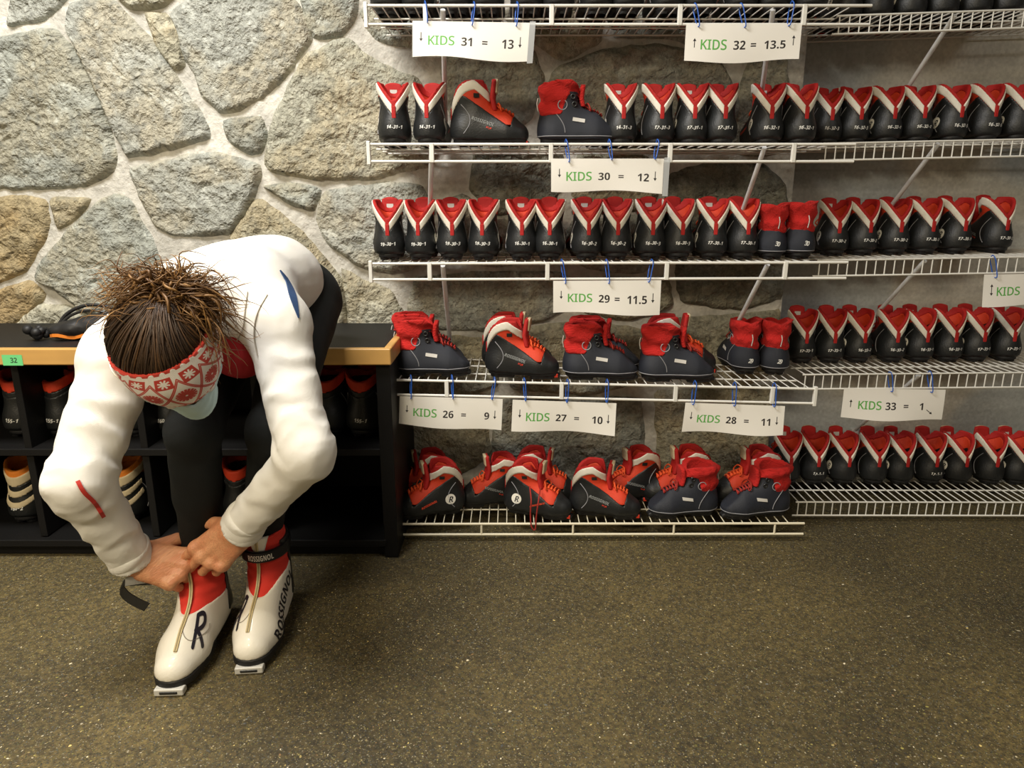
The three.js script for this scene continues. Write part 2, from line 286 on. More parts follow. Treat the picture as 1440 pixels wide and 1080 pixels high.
// the wall goes on in the same stone beyond the frame, to the left and above
for (const [x0, x1, y0, y1] of [[XL + 0.01, -1.66, 0.03, 2.53], [-1.64, XSTONE - 0.02, 1.50, 2.53], [-1.64, -0.36, 0.03, 0.5]]) {
  const nx = Math.round((x1 - x0) / 0.34), ny = Math.max(1, Math.round((y1 - y0) / 0.3)), sites = [];
  for (let j = 0; j < ny; j++) for (let i = 0; i < nx; i++) sites.push([x0 + (i + 0.5 + rr(-0.3, 0.3)) * (x1 - x0) / nx, y0 + (j + 0.5 + rr(-0.3, 0.3)) * (y1 - y0) / ny]);
  for (const s of sites) {
    let poly = [[x0, y0], [x1, y0], [x1, y1], [x0, y1]];
    for (const q of sites) if (q !== s && Math.hypot(q[0] - s[0], q[1] - s[1]) < 1.1) {
      const mx = (s[0] + q[0]) / 2, my = (s[1] + q[1]) / 2, l = Math.hypot(q[0] - s[0], q[1] - s[1]), nx2 = (q[0] - s[0]) / l, ny2 = (q[1] - s[1]) / l, out = [], side = (p) => (p[0] - mx) * nx2 + (p[1] - my) * ny2 + 0.021;
      poly.forEach((a, i) => { const b = poly[(i + 1) % poly.length], da = side(a), db = side(b); if (da <= 0) out.push(a); if ((da < 0) !== (db < 0)) out.push([lerp(a[0], b[0], da / (da - db)), lerp(a[1], b[1], da / (da - db))]); });
      poly = out; if (poly.length < 3) break;
    }
    if (poly.length >= 3) outlines.push([Math.floor(rr(0, 4)), poly]);
  }
}
outlines.forEach(([kind, poly], si) => {
  let cx = 0, cy = 0, A = 0; poly.forEach(([x0, y0], i) => { const [x1, y1] = poly[(i + 1) % poly.length], k = x0 * y1 - x1 * y0; A += k; cx += (x0 + x1) * k; cy += (y0 + y1) * k; }); cx /= 3 * A; cy /= 3 * A;
  for (let q = 0; q < 2; q++) poly = poly.flatMap((a, i) => { const b = poly[(i + 1) % poly.length], u = q ? 0.25 : 0.07; return [[lerp(a[0], b[0], u), lerp(a[1], b[1], u)], [lerp(a[0], b[0], 1 - u), lerp(a[1], b[1], 1 - u)]]; });
  const size = Math.sqrt(Math.abs(A) / 2), N = Math.round(clamp(size * 260, 28, 96)), R = Math.round(clamp(size * 60, 6, 20));
  const lens = poly.map((a, i) => Math.hypot(poly[(i + 1) % poly.length][0] - a[0], poly[(i + 1) % poly.length][1] - a[1])), tot = lens.reduce((a, b) => a + b), ring = [];
  for (let k = 0, i = 0, acc = 0; k < N; k++) { const w = k * tot / N; while (acc + lens[i] < w && i < lens.length - 1) acc += lens[i++]; const t = (w - acc) / lens[i], a = poly[i], b = poly[(i + 1) % poly.length], x = lerp(a[0], b[0], t), y = lerp(a[1], b[1], t), j = 0.011 * fbm(x * 24, y * 24, si, 4), d = Math.hypot(x - cx, y - cy); ring.push([x + (x - cx) / d * (j + 0.013), y + (y - cy) / d * (j + 0.013)]); }
  const pos = [cx, cy, 0], idx = [], sgn = A > 0 ? 1 : -1, tx = rr(-0.06, 0.06), ty = rr(-0.06, 0.06), H = rr(0.006, 0.013);
  for (let r = 1; r <= R; r++) { const t = r === R ? 1 : Math.pow((r) / R, 0.8) * 0.985; for (let k = 0; k < N; k++) pos.push(lerp(cx, ring[k][0], t), lerp(cy, ring[k][1], t), 0); }
  for (let i = 0; i < pos.length; i += 3) {
    const ri = i === 0 ? 0 : Math.floor((i / 3 - 1) / N) + 1, x = pos[i], y = pos[i + 1];
    const ed = ri === 0 ? size : Math.hypot(x - ring[(i / 3 - 1) % N][0], y - ring[(i / 3 - 1) % N][1]);
    const chip = 1 - Math.abs(noise(x * 9, y * 9, si * 3.1)) * 1.6, rough = fbm(x * 22, y * 22, si, 4);
    const z = H + 0.008 * chip + 0.012 * rough + 0.006 * (1 - Math.abs(fbm(x * 40 + y * 14, y * 40, si + 5, 2)) * 3) + tx * (x - cx) + ty * (y - cy);
    pos[i + 2] = ri === R ? -0.006 : lerp(0.002, z, sstep(-0.004, 0.02, ed));
  }
  for (let k = 0; k < N; k++) { const k1 = (k + 1) % N; if (sgn > 0) idx.push(0, 1 + k, 1 + k1); else idx.push(0, 1 + k1, 1 + k); for (let r = 1; r < R; r++) { const a = 1 + (r - 1) * N + k, b = 1 + (r - 1) * N + k1, d = a + N, e = b + N; if (sgn > 0) idx.push(a, d, e, a, e, b); else idx.push(a, e, d, a, b, e); } }
  const g = new THREE.BufferGeometry(); g.setAttribute('position', new THREE.Float32BufferAttribute(pos, 3)); g.setIndex(idx); g.computeVertexNormals();
  const uv = []; for (let i = 0; i < pos.length; i += 3) uv.push(pos[i], pos[i + 1]); g.setAttribute('uv', new THREE.Float32BufferAttribute(uv, 2));
  part('stone', g, kind === 'b' ? brownStone : kind === 'd' ? darkStone : stoneMats[kind], stoneWall);
});
// ceiling lamps: glowing panel plus area light of the same size
LAMPS.forEach(([x, z, w, d, c, power], i) => {
  const t = thing('ceiling_light', ['square-edged white ceiling lamp panel above the storage bench', 'warm ceiling lamp panel behind the camera', 'small dim ceiling lamp panel on the right side of the room'][i], 'ceiling light', [x, CEIL, z]);
  part('frame', rbox(w + 0.06, 0.05, d + 0.06, 0, -0.025, 0, 0.006), M.wire, t);
  const g = new THREE.PlaneGeometry(w, d); g.rotateX(Math.PI / 2); g.translate(0, -0.052, 0);
  part('diffuser', g, new THREE.MeshStandardMaterial({ color: 0xffffff, emissive: new THREE.Color().setRGB(...c), emissiveIntensity: 1.2 }), t);
  const l = new THREE.RectAreaLight(new THREE.Color().setRGB(...c), power, w, d); l.position.set(x, CEIL - 0.06, z); l.lookAt(x, 0, z); scene.add(l);
});

// ------------------------------------------------------------------ storage bench
const BZ = 0.42, BT = P(300, 491, BZ).y, BX0 = -2.3, BX1 = -0.298;
const bench = thing('storage_bench', 'low black cubby bench with a light wooden front edge against the stone wall', 'bench', [0, 0, 0]);
{
  const g = BX0 + 0, W = BX1 - BX0, cx = (BX0 + BX1) / 2;
  part('top', rbox(W - 0.02, 0.036, BZ - 0.05, cx - 0.01, BT - 0.019, (BZ - 0.02) / 2 + 0.02), M.benchTop, bench, 'matt black top panel');
  const trim = part('edge_trim', rbox(W, 0.042, 0.02, cx, BT - 0.02, BZ - 0.01, 0.004), woodMat, bench, 'light wooden front edge');
  part('edge_trim', rbox(0.02, 0.042, BZ - 0.04, BX1 - 0.01, BT - 0.02, (BZ - 0.04) / 2 + 0.02, 0.004), woodMat, bench, 'light wooden side edge');
  part('side_panel', rbox(0.036, BT - 0.042, BZ - 0.05, BX1 - 0.024, (BT - 0.042) / 2, (BZ - 0.02) / 2 + 0.02), M.bench, bench);
  part('side_panel', rbox(0.036, BT - 0.042, BZ - 0.05, BX0 + 0.02, (BT - 0.042) / 2, (BZ - 0.02) / 2 + 0.02), M.bench, bench);
  for (const x of [-1.853, -1.553, -1.2525, -0.952, -0.652]) part('divider', rbox(0.019, BT - 0.1, BZ - 0.07, x, (BT - 0.04 + 0.05) / 2, (BZ - 0.03) / 2 + 0.02), M.bench, bench);
  part('middle_shelf', rbox(W - 0.07, 0.019, BZ - 0.065, cx, P(300, 637, BZ - 0.02).y, (BZ - 0.02) / 2 + 0.02), M.bench, bench);
  part('bottom_shelf', rbox(W - 0.07, 0.019, BZ - 0.055, cx, 0.043, (BZ - 0.01) / 2 + 0.02), M.bench, bench);
  part('back_panel', rbox(W - 0.07, BT - 0.06, 0.008, cx, BT / 2, 0.032), M.bench, bench);
  part('toe_kick', rbox(W - 0.06, 0.032, 0.018, cx, 0.016, BZ - 0.045), M.bench, bench);
  const tex = canvasTex(256, 128, (c, w, h) => { c.fillStyle = '#6fcf86'; c.fillRect(0, 0, w, h); c.fillStyle = '#1d2a22'; c.font = 'bold 84px sans-serif'; c.textAlign = 'center'; c.textBaseline = 'middle'; c.fillText('32', w * 0.56, h * 0.52); });
  const a = P(2, 499, BZ + 0.001), b = P(33, 514, BZ + 0.001);
  const lg = new THREE.PlaneGeometry(b.x - a.x, a.y - b.y); lg.translate((a.x + b.x) / 2, (a.y + b.y) / 2, BZ + 0.0012);
  part('size_sticker', lg, std({ map: tex, roughness: 0.6 }), trim, 'green paper sticker numbered 32');
}
const SHELF_MID = P(300, 637, BZ - 0.02).y + 0.0095, SHELF_LOW = 0.043 + 0.0095;

// ------------------------------------------------------------------ wire shelves
const LZ = 0.31, RZ = 0.185, RAIL = 0.0036;
// left run: [left px, left py, right px, right py, clips px, rods only, braces px]
const LEFT = [
  [514, 8, 1226, 8, [598, 776, 957, 1132], true, false, [622, 1090]], [518, 203, 1203, 203, [607, 775, 943, 1117], true, false, [606, 1078]],
  [521, 371, 1192, 369, [604, 770, 938, 1105], true, false, [622, 1082]], [540, 534, 1147, 547, [628, 790, 951, 1088], false, false, null], [540, 737, 1131, 736, [677, 806, 948, 1090], false, true, null],
];
const shelfWords = ['topmost', 'second', 'third', 'fourth', 'bottom'];
const leftShelves = LEFT.map(([ax, ay, bx, by, clips, cap, thin, braces], si) => {
  const a = P(ax, ay, LZ), b = P(bx, by, LZ), low = si === 4 ? -0.032 : -0.040, mat = si === 4 ? M.wireWarm : M.wire;
  const t = thing('wire_shelf', ['topmost white wire shelf on the stone wall, KIDS 31 and 32 signs tied to it', 'white wire shelf carrying the two single side-view boots, second from the top', 'white wire shelf with the longest row of heel-out boots, third from the top', 'white wire shelf beside the bench top, KIDS 26, 27 and 28 signs hanging from it', 'lowest white wire shelf just above the floor beside the bench'][si], 'shelf', [0, 0, 0], 'white wire shelves on the stone wall');
  const at = (x) => a.y + (b.y - a.y) * (x - a.x) / (b.x - a.x);
  const end = 0.795;
  part('front_rail', rod(V(a.x, a.y, LZ), V(b.x, b.y, LZ), RAIL), mat, t);
  part('lower_rail', rod(V(a.x, a.y + low, LZ), V(b.x, b.y + low, LZ), RAIL), mat, t);
  for (const z of [LZ - 0.105, LZ - 0.2, 0.025]) part('deck_rail', rod(V(a.x, a.y - 0.005, z), V(end, at(end) - 0.005, z), 0.0024), mat, t);
  for (let x = a.x + 0.012; x < end; x += 0.0254) { const y = at(x); part('deck_wire', rod(V(x, y - 0.0012, 0.02), V(x, y - 0.0012, LZ), 0.0016, 6), mat, t); }
  for (const c of clips) { const x = P(c, ay, LZ).x, y = at(x); part('lip_clip', thin ? rod(V(x, y, LZ), V(x, y + low, LZ), 0.0032) : rbox(0.011, -low + 0.006, 0.010, x, y + low / 2, LZ, 0.002), mat, t); }
  if (cap) part('end_cap', rbox(0.009, -low + 0.016, 0.012, a.x, a.y + low / 2, LZ, 0.002), mat, t);
  if (si === 3) part('end_cap', rbox(0.009, -low + 0.014, 0.012, b.x, b.y + low / 2, LZ, 0.002), mat, t);
  if (braces) for (const c of braces) {
    const x = P(c, ay, LZ).x, y = at(x), w = P(c < 800 ? (si === 1 ? 604 : 631) : [1048, 1024, 1030][si], 300, 0).x;
    const br = part('support_brace', rod(V(x, y - 0.006, LZ - 0.012), V(w, y - 0.27, 0.036), 0.0062), M.brace, t);
    part('wall_clip', rbox(0.022, 0.034, 0.03, w, y - 0.285, 0.03, 0.004), M.brace, br);
  }
  return { y: (x) => at(x), t };
});
// right run, set back with the plaster wall: the deck wires bend down into the front lip
const RIGHT = [[1179, 22.5, 1440, 13.5, [1345]], [1160, 202, 1440, 196, [1322]], [1151, 366.5, 1440, 361.5, [1303]], [1131, 527, 1440, 524, [1295]], [1121, 706, 1440, 706.5, null]];
const rightShelves = RIGHT.map(([ax, ay, bx, by, braces], si) => {
  const a = P(ax, ay, RZ), c = P(bx, by, RZ), xe = 1.62, mat = M.wire;
  const at = (x) => a.y + (c.y - a.y) * (x - a.x) / (c.x - a.x), b = V(xe, at(xe), RZ), low = -0.042;
  const t = thing('wire_shelf', ['white wire shelf with a close-wired lip at the top right corner', 'right-hand white close-wired shelf level with the single navy boot, second from top', 'right-hand white close-wired shelf with the sign cut by the frame edge hanging from it', 'right-hand white close-wired shelf with the KIDS 33 sign hanging from it', 'lowest right-hand white wire shelf with a close-wired lip above the floor'][si], 'shelf', [0, 0, 0], 'white wire shelves on the plaster wall');
  part('front_rail', rod(V(a.x - 0.004, a.y, RZ), V(b.x, b.y, RZ), 0.0026), mat, t);
  part('lower_rail', rod(V(a.x - 0.012, a.y + low, RZ + 0.001), V(b.x, b.y + low, RZ + 0.001), 0.0028), mat, t);
  for (const z of [RZ - 0.1, RZ - 0.2, ZP + 0.02]) part('deck_rail', rod(V(a.x, a.y - 0.005, z), V(b.x, b.y - 0.005, z), 0.0026), mat, t);
  for (let x = a.x + 0.004; x < xe; x += 0.0254) { const y = at(x); part('deck_wire', merge([rod(V(x, y, ZP + 0.015), V(x, y, RZ), 0.0018, 6), rod(V(x, y + 0.001, RZ), V(x, y + low, RZ), 0.0018, 6)]), mat, t); }
  if (braces) for (const q of braces) {
    const x = P(q, ay, RZ).x, y = at(x), w = x - 0.02;
    const br = part('support_brace', rod(V(x, y - 0.006, RZ - 0.008), V(w, y - 0.26, ZP + 0.02), 0.006), M.brace, t);
    part('wall_clip', rbox(0.022, 0.034, 0.024, w, y - 0.275, ZP + 0.013, 0.004), M.brace, br);
  }
  return { y: (x) => at(x), t };
});

// ------------------------------------------------------------------ rental ski boots
// boot space: sole on y = 0, toe towards -z, heel at z = 0.098; s runs from heel to toe
const S0 = 0.098;
function bootBase(x, y, s, tall) {
  const X = x;
  let d = rc(X, y, s, [0, 0.038, 0.039], [0, 0.036, 0.1], 0.0375, 0.032);
  d = smin(d, rc(X * 0.93, y, s, [0.0, 0.036, 0.1], [0, 0.034, 0.142], 0.032, 0.034), 0.02);
  d = smin(d, rc(X * 0.9, y, s, [0, 0.033, 0.142], [0, 0.029, 0.17], 0.0335, 0.026), 0.02);
  d = smin(d, rc(X, y, s, [0, 0.078, 0.07], [0, 0.06, 0.126], 0.029, 0.025), 0.03);
  const t = clamp((y - 0.04) / 0.11), sc = 0.042 + 0.012 * t, a = 0.036 + 0.016 * t, b = lerp(0.0275, 0.040, sstep(0.25, 1, t));
  const sh = Math.max((Math.hypot((s - sc) / a, X / b) - 1) * 0.8 * Math.min(a, b), 0.03 - y, y - tall);
  d = smin(d, sh, 0.022);
  return Math.max(d, 0.012 - y);
}
const footprint = (x, s) => { let d = 1e9; for (const [c, r, k] of [[0.032, 0.029, 1], [0.07, 0.026, 1], [0.1, 0.026, 1], [0.138, 0.032, 0.94], [0.17, 0.024, 0.9]]) d = smin(d, Math.hypot(x * k, s - c) - r, 0.02); return d; };
function heelTexts() {
  const list = ['14-31-1', '14-31-1', '14-31-3', '17-31-3', '17-31-3', '17-31-1', '17-31-1', '16-32-1', '16-32-1', '16-32-3', '16-32-3', '19-30-1', '19-30-1', '19-30-3', '19-30-3', '16-30-1', '16-30-1', '16-30-2', '16-30-2', '16-30-3', '16-30-3', '17-30-1', '17-30-1', '30', '30', '17-30-2', '17-30-2', '29', '29', '17-33-1', '17-33-1', '16-33-2', '16-33-2', '16-33-1', '16-33-1', '17-1-1', '155-1', '160-2'];
  return list;
}
const TEXTS = heelTexts(), AC = 4, AR = 10;
const atlas = canvasTex(1024, 1280, (g, w, h) => {
  g.clearRect(0, 0, w, h); g.fillStyle = '#e6e6e2'; g.textAlign = 'center'; g.textBaseline = 'middle';
  TEXTS.forEach((t, i) => {
    const cx = (i % AC + 0.5) * w / AC, cy = (Math.floor(i / AC) + 0.5) * h / AR; g.save(); g.translate(cx, cy); g.rotate((rnd() - 0.5) * 0.12); g.font = 'italic bold ' + (t.length < 4 ? 92 : 64) + 'px sans-serif'; g.scale(0.86, 1.15);
    let x = -t.length * 17; for (const ch of t) { g.save(); g.translate(x + 17, rr(-6, 6)); g.rotate(rr(-0.14, 0.14)); g.fillText(ch, 0, 0); g.restore(); x += 34; } g.restore();
  });
});
const inkMat = std({ map: atlas, transparent: true, alphaTest: 0.3, roughness: 0.8 });
const logoMat = std({ transparent: true, alphaTest: 0.3, roughness: 0.6, map: canvasTex(512, 160, (g, w, h) => { g.clearRect(0, 0, w, h); g.font = 'italic bold 78px sans-serif'; g.fillStyle = '#8d9090'; g.textAlign = 'left'; g.textBaseline = 'middle'; g.save(); g.scale(0.95, 1); g.fillText('ROSSIGNOL', 6, 58); g.restore(); g.fillStyle = '#e8442c'; g.font = 'italic bold 40px sans-serif'; g.fillText('X1 JR', 300, 126); }) });
const redLogoMat = std({ transparent: true, alphaTest: 0.3, roughness: 0.6, map: canvasTex(512, 96, (g, w, h) => { g.clearRect(0, 0, w, h); g.font = 'italic bold 76px sans-serif'; g.fillStyle = '#f0502e'; g.textBaseline = 'middle'; g.textAlign = 'center'; g.fillText('ROSSIGNOL', w / 2, h / 2); }) });
const roundelMat = std({ transparent: true, alphaTest: 0.3, roughness: 0.6, map: canvasTex(256, 256, (g, w, h) => { g.clearRect(0, 0, w, h); g.fillStyle = '#e6e2d6'; g.beginPath(); g.arc(128, 128, 122, 0, 7); g.fill(); g.fillStyle = '#1c1d1f'; g.font = 'italic bold 190px sans-serif'; g.textAlign = 'center'; g.textBaseline = 'middle'; g.fillText('R', 124, 136); }) });

function bootShape(kind, flip) {
  const B = kind === 'B', tall = B ? 0.152 : 0.16;
  const f = (x, y, z) => bootBase(x, y, S0 - z, tall);
  const lo = [-0.052, -0.002, -0.112], hi = [0.052, 0.172, 0.112], H = 0.0029, out = [];
  const round = kind === 'C' || kind === 'D', rear0 = (s, x) => round ? 0.094 + 0.22 * s + 9 * x * x : 0.072 + 1.12 * Math.max(0, Math.abs(x) - 0.002) + 0.3 * s + 4 * s * s, rear = round ? rear0 : (s, x) => smin(rear0(s, x), 0.134 - 0.8 * Math.max(0, s - 0.064), 0.02);                    // lower edge of the chevron
  const leatherTop = B ? (s, x) => (s < 0.052 ? lerp(0.080, 0.084, s / 0.052) : lerp(0.084, 0.13, sstep(0.052, 0.074, s)) - 0.95 * Math.max(0, s - 0.094)) : (s, x) => smin(rear0(s, x), 0.116 - 0.66 * (s - 0.044) + 5 * Math.max(0, s - 0.152), 0.012);
  const foldB = (x, y, s) => 0.0022 * Math.sin(y * 150 + x * 40 + s * 30) + 0.003 * fbm(x * 60, y * 60, s * 60, 2);
  const cav = (x, y, z) => Math.max(bootBase(x, y, S0 - z, 0.3) + (B ? 0.009 : 0.0065), 0.068 - y);
  const topCut = (x, y, s) => {
    if (B) return y - (0.146 + 0.010 * Math.cos(x * 90) * 0 + 0.012 * Math.abs(x) / 0.035 - 0.35 * Math.max(0, s - 0.07));
    const rim = rear0(s, x) + 0.034 - 0.25 * Math.max(0, s - 0.05); return Math.max((y - smin(rim, 0.157, 0.02)) * 0.75, (s - (0.108 + 4 * Math.max(0, 0.100 - y) - 0.4 * Math.max(0, y - 0.100))) * 0.3);
  };
  const lace = (x, y, s) => Math.max(Math.abs(x) - 0.014, 0.085 - s, s - 0.145, y - 0.2);     // slot down the instep
  // sole, heel block and toe plate
  const sole = (x, y, z) => { const s = S0 - z, fp = footprint(x, s); return Math.max(Math.min(Math.max(fp, Math.abs(y - 0.0145) - 0.0065), Math.max(fp + 0.004, Math.abs(y - 0.006) - 0.0055, Math.abs(Math.abs(s - 0.1) - 0.055) - 0.033), Math.max(Math.abs(x) - 0.012, s - 0.2, 0.16 - s, Math.abs(y - 0.008) - 0.006)), -Math.max(Math.abs(x) - 0.003, y - 0.006)); };
  out.push(['sole', net(sole, lo, hi, 0.0032), M.soleBlack]);
  if (!B) out.push(['toe_plate', rbox(0.026, 0.011, 0.02, 0, 0.0085, S0 - 0.186, 0.002), kind === 'A' ? M.soleRed : M.soleBlack, kind === 'A' ? 'red plate under the toe' : null]);
  // body
  const body = (x, y, z) => { const s = S0 - z; return Math.max(f(x, y, z) - 0.0016, (y - leatherTop(s, x)) * 0.72, -cav(x, y, z), 0.016 - y, -Math.max(lace(x, y, s), f(x, y, z) * -1 - 0.004)); };
  out.push(['body', net(body, lo, hi, H), B ? M.navy : M.leather]);
  // collar with its opening
  const collarMat = { A: M.orangeRed, B: M.fleece, C: M.leather, D: M.orange }[kind];
  const collar = (x, y, z) => { const s = S0 - z, b = f(x, y, z) - (B ? foldB(x, y, s) + 0.002 : 0.0); return Math.max(b, topCut(x, y, s), -cav(x, y, z), 0.05 - y, (leatherTop(s, x) - 0.008 - y) * 0.7, B ? s - 0.118 : -1); };
  const bandLow2 = (x, y, s) => (B ? -1 : rear(s, x) + 0.01 - y);
  out.push(['collar', net((x, y, z) => Math.max(collar(x, y, z), bandLow2(x, y, S0 - z)), lo, hi, H), kind === 'A' ? M.red : kind === 'C' ? M.orangeRed : collarMat]);
  if (!B) out.push(['quarter', net((x, y, z) => Math.max(collar(x, y, z), -bandLow2(x, y, S0 - z) - 0.0005), lo, hi, H), collarMat]);
  if (kind === 'A' || kind === 'D') {
    const stripe = (x, y, z) => { const s = S0 - z, q = (y - rear(s, x)) / 1.4; return Math.max(f(x, y, z) - 0.0022, -(f(x, y, z) + 0.003), -q, q - 0.0155, topCut(x, y, s), s - 0.1, -cav(x, y, z), (kind === 'A' ? 0.0042 : 0) - Math.abs(x)); };
    out.push(['chevron', net(stripe, lo, hi, H * 0.9), kind === 'A' ? M.white : M.cream, kind === 'A' ? 'white chevron stripe' : 'cream chevron stripe']);
    if (kind === 'D') for (const o of [0.026, 0.05]) {
      const band = (x, y, z) => { const s = S0 - z, q = (y - rear(s, x) + o) / 1.4; return Math.max(f(x, y, z) - 0.003, -(f(x, y, z) + 0.002), -q, q - 0.01, s - 0.04); };
      out.push(['chevron', net(band, lo, hi, H), M.cream, 'cream chevron stripe']);
    }
  }
  // tongue, laces
  const tongue = (x, y, z) => { const s = S0 - z, c = 0.106 + 0.12 * (y - 0.11) + 0.35 * Math.max(0, 0.115 - y), w = 0.024 - 0.1 * Math.max(0, y - 0.13); return Math.max(Math.hypot(Math.max(0, Math.abs(x) - w + 0.005), s - c + 3 * x * x) - 0.006, y - (B ? 0.15 : 0.163) + x * x * 12, (B ? 0.095 : 0.085) - y) * 0.9; };
  out.push(['tongue', net(tongue, lo, [0.052, 0.176, 0.112], H), B ? M.fleece : kind === 'D' ? M.orange : M.red]);
  if (kind === 'A') out.push(['tongue_lining', net((x, y, z) => Math.max(tongue(x, y, z + 0.0035) , 0.128 - y, Math.abs(x) - 0.017), lo, [0.052, 0.176, 0.112], H), M.cream, 'cream tongue edge']);
  const fz = (x, s) => { const p = march(f, V(x, 0.2, S0 - s), V(0, -1, 0), 0.0022, 0.2); return p; };
  const L = [];
  for (let k = 0; k < 6; k++) { const s = 0.112 + k * 0.0085, w = 0.0135; const a = fz(-w, s), b = fz(w, s + 0.004), c = fz(0, s + 0.002); c.y += 0.0015; L.push(tube([a, c, b], 0.0022, 6, 5)); const a2 = fz(w, s), b2 = fz(-w, s + 0.004), c2 = fz(0, s + 0.003); c2.y += 0.003; L.push(tube([a2, c2, b2], 0.0022, 6, 5)); }
  { const k = fz(0, 0.116); k.y += 0.004; for (const q of [-1, 1]) L.push(tube([k, V(q * 0.014, k.y + 0.003, k.z - 0.006), V(q * 0.026, k.y - 0.012, k.z - 0.012), V(q * 0.018, k.y - 0.016, k.z - 0.014), k], 0.002, 14, 5)); }
  out.push(['laces', merge(L), B ? M.lace : M.laceOrange]);
  // heel loop, seams, small trim
  if (!B) {
    if (kind === 'A') { const hz = march(f, V(0, 0.08, S0 + 0.05), V(0, 0, -1), 0.002, 0.1).z; out.push(['heel_loop', rbox(0.0105, 0.030, 0.005, 0, 0.079, hz, 0.0024), M.red, 'red pull loop']); }
    const a = march(f, V(0.06, 0.095, S0 - 0.045), V(-1, 0, 0), 0.001, 0.1);
    for (const q of [-1, 1]) {
      const e = patch(f, V(q * 0.03, 0.12, S0 - 0.068), V(0, 0, -q), V(0, 1, 0), 0.014, 0.01, 4, 4, 0.0022); out.push(['eyelet', e, M.hook]);
      const seam = []; for (let k = 0; k <= 8; k++) { const t = k / 8, s = 0.022 + 0.022 * Math.sin(t * 3.0) + 0.004 * t, y = 0.03 + 0.07 * (1 - t); const p = march(f, V(q * 0.08, y, S0 - s - 0.006), V(-q, 0, 0), 0.002, 0.1); seam.push(p); }
      out.push(['seam', tube(seam, 0.0011, 16, 4), M.piping]);
    }
    if (kind === 'A') {
      const r = flip ? -1 : 1;   // the side with the wordmark
      out.push(['wordmark', patch(f, V(r * 0.03, 0.054, S0 - 0.088), V(0, -0.32, -r).normalize(), V(0, 1, -0.32 * r * r).normalize(), 0.074, 0.024, 16, 5, 0.0026), logoMat, 'grey lettering']);
      if (r < 0) { /* letters read towards the toe on this side too */ }
      out.push(['roundel', patch(f, V(-r * 0.03, 0.055, S0 - 0.046), V(0, 0, r), V(0, 1, 0), 0.031, 0.031, 8, 8, 0.0026), roundelMat, 'white disc with a black letter R']);
      out.push(['wordmark', patch(f, V(-r * 0.03, 0.046, S0 - 0.108), V(0, 0.36, r).normalize(), V(0, 1, -0.36 * r * r).normalize(), 0.058, 0.011, 12, 3, 0.0026), redLogoMat, 'red lettering']);
    }
  } else {
    const loop = tube([V(0, 0.086, S0 + 0.003), V(0.0015, 0.105, S0 + 0.006), V(0, 0.118, S0 + 0.003)], 0.0014, 8, 5); out.push(['heel_loop', loop, M.labelWhite, 'pale pull loop']);
    for (const q of [-1, 1]) {
      out.push(['label', patch(f, V(q * 0.03, 0.062, S0 - 0.098), V(0, -0.15, -q).normalize(), V(0, 1, -0.15).normalize(), 0.031, 0.009, 6, 2, 0.0032), M.labelWhite, 'pale woven label']);
      for (const [y, s] of [[0.118, 0.083], [0.1, 0.087]]) { const t = new THREE.TorusGeometry(0.0052, 0.0022, 6, 12); t.rotateY(Math.PI / 2); const p = march(f, V(q * 0.08, y, S0 - s), V(-q, 0, 0), 0.003, 0.1); t.translate(p.x, p.y, p.z); out.push(['lace_hook', t, M.hook]); }
      const d = new THREE.TorusGeometry(0.0115, 0.0013, 6, 18); d.rotateY(Math.PI / 2); const p = march(f, V(q * 0.08, 0.098, S0 - 0.057), V(-q, 0, 0), 0.002, 0.1); d.translate(p.x, p.y, p.z); out.push(['strap_disc', d, M.piping]);
      const seam = []; for (let k = 0; k <= 8; k++) { const t = k / 8; seam.push(march(f, V(q * 0.08, lerp(0.085, 0.032, t), S0 - 0.034 - 0.03 * Math.sin(t * 1.6)), V(-q, 0, 0), 0.002, 0.1)); } out.push(['seam', tube(seam, 0.0011, 14, 4), M.piping]);
    }
    const edge = []; for (let k = 0; k < 40; k++) { const an = k / 40 * 2 * Math.PI, s = 0.098 + 0.094 * Math.cos(an), q = Math.sin(an) >= 0 ? 1 : -1; edge.push(march(f, V(Math.sin(an) * 0.12, 0.024, S0 - 0.098 - Math.cos(an) * 0.14), V(-Math.sin(an) * 0.12, 0, Math.cos(an) * 0.14).normalize(), 0.0016, 0.2)); } out.push(['welt', tube(edge, 0.0012, 60, 4, true), M.piping]);
  }
  if (kind === 'A' && !flip) out.push(['size_label', patch(tongue, V(0, 0.136, 0.012), V(1, 0, 0), V(0, 1, 0), 0.018, 0.018, 3, 3, 0.0012), M.labelWhite, 'pale size label']);
  return { f, parts: out };
}
const bootShapes = new Map();
const heelPatches = new Map();
function makeBootAt(kind, flip, scale, text, pos, turn, label, category, group) {
  const key = kind + flip;
  if (!bootShapes.has(key)) {
    const sh = bootShape(kind, flip), proto = new THREE.Group();
    for (const [n, g, m, l] of sh.parts) part(n, g, m, proto, l);
    bootShapes.set(key, { ...sh, proto });
  }
  const { f, proto } = bootShapes.get(key);
  const o = proto.clone(); o.name = numbered('ski_boot'); tag(o, label, category, group);
  o.position.copy(pos); o.rotation.y = turn; o.scale.setScalar(scale); scene.add(o);
  if (text) {
    if (!heelPatches.has(kind)) heelPatches.set(kind, patch(f, V(0, 0.044, S0 - 0.02), V(1, 0, 0), V(0, 1, 0), 0.05, 0.02, 10, 4, 0.0026));
    const g = heelPatches.get(kind).clone(), i = TEXTS.indexOf(text), u0 = (i % AC) / AC, v0 = 1 - (Math.floor(i / AC) + 1) / AR, uv = g.attributes.uv.clone();
    for (let k = 0; k < uv.count; k++) uv.setXY(k, u0 + uv.getX(k) / AC, v0 + uv.getY(k) / AR);
    g.setAttribute('uv', uv); part('heel_number', g, inkMat, o, 'white handwritten number');
  }
  return o;
}
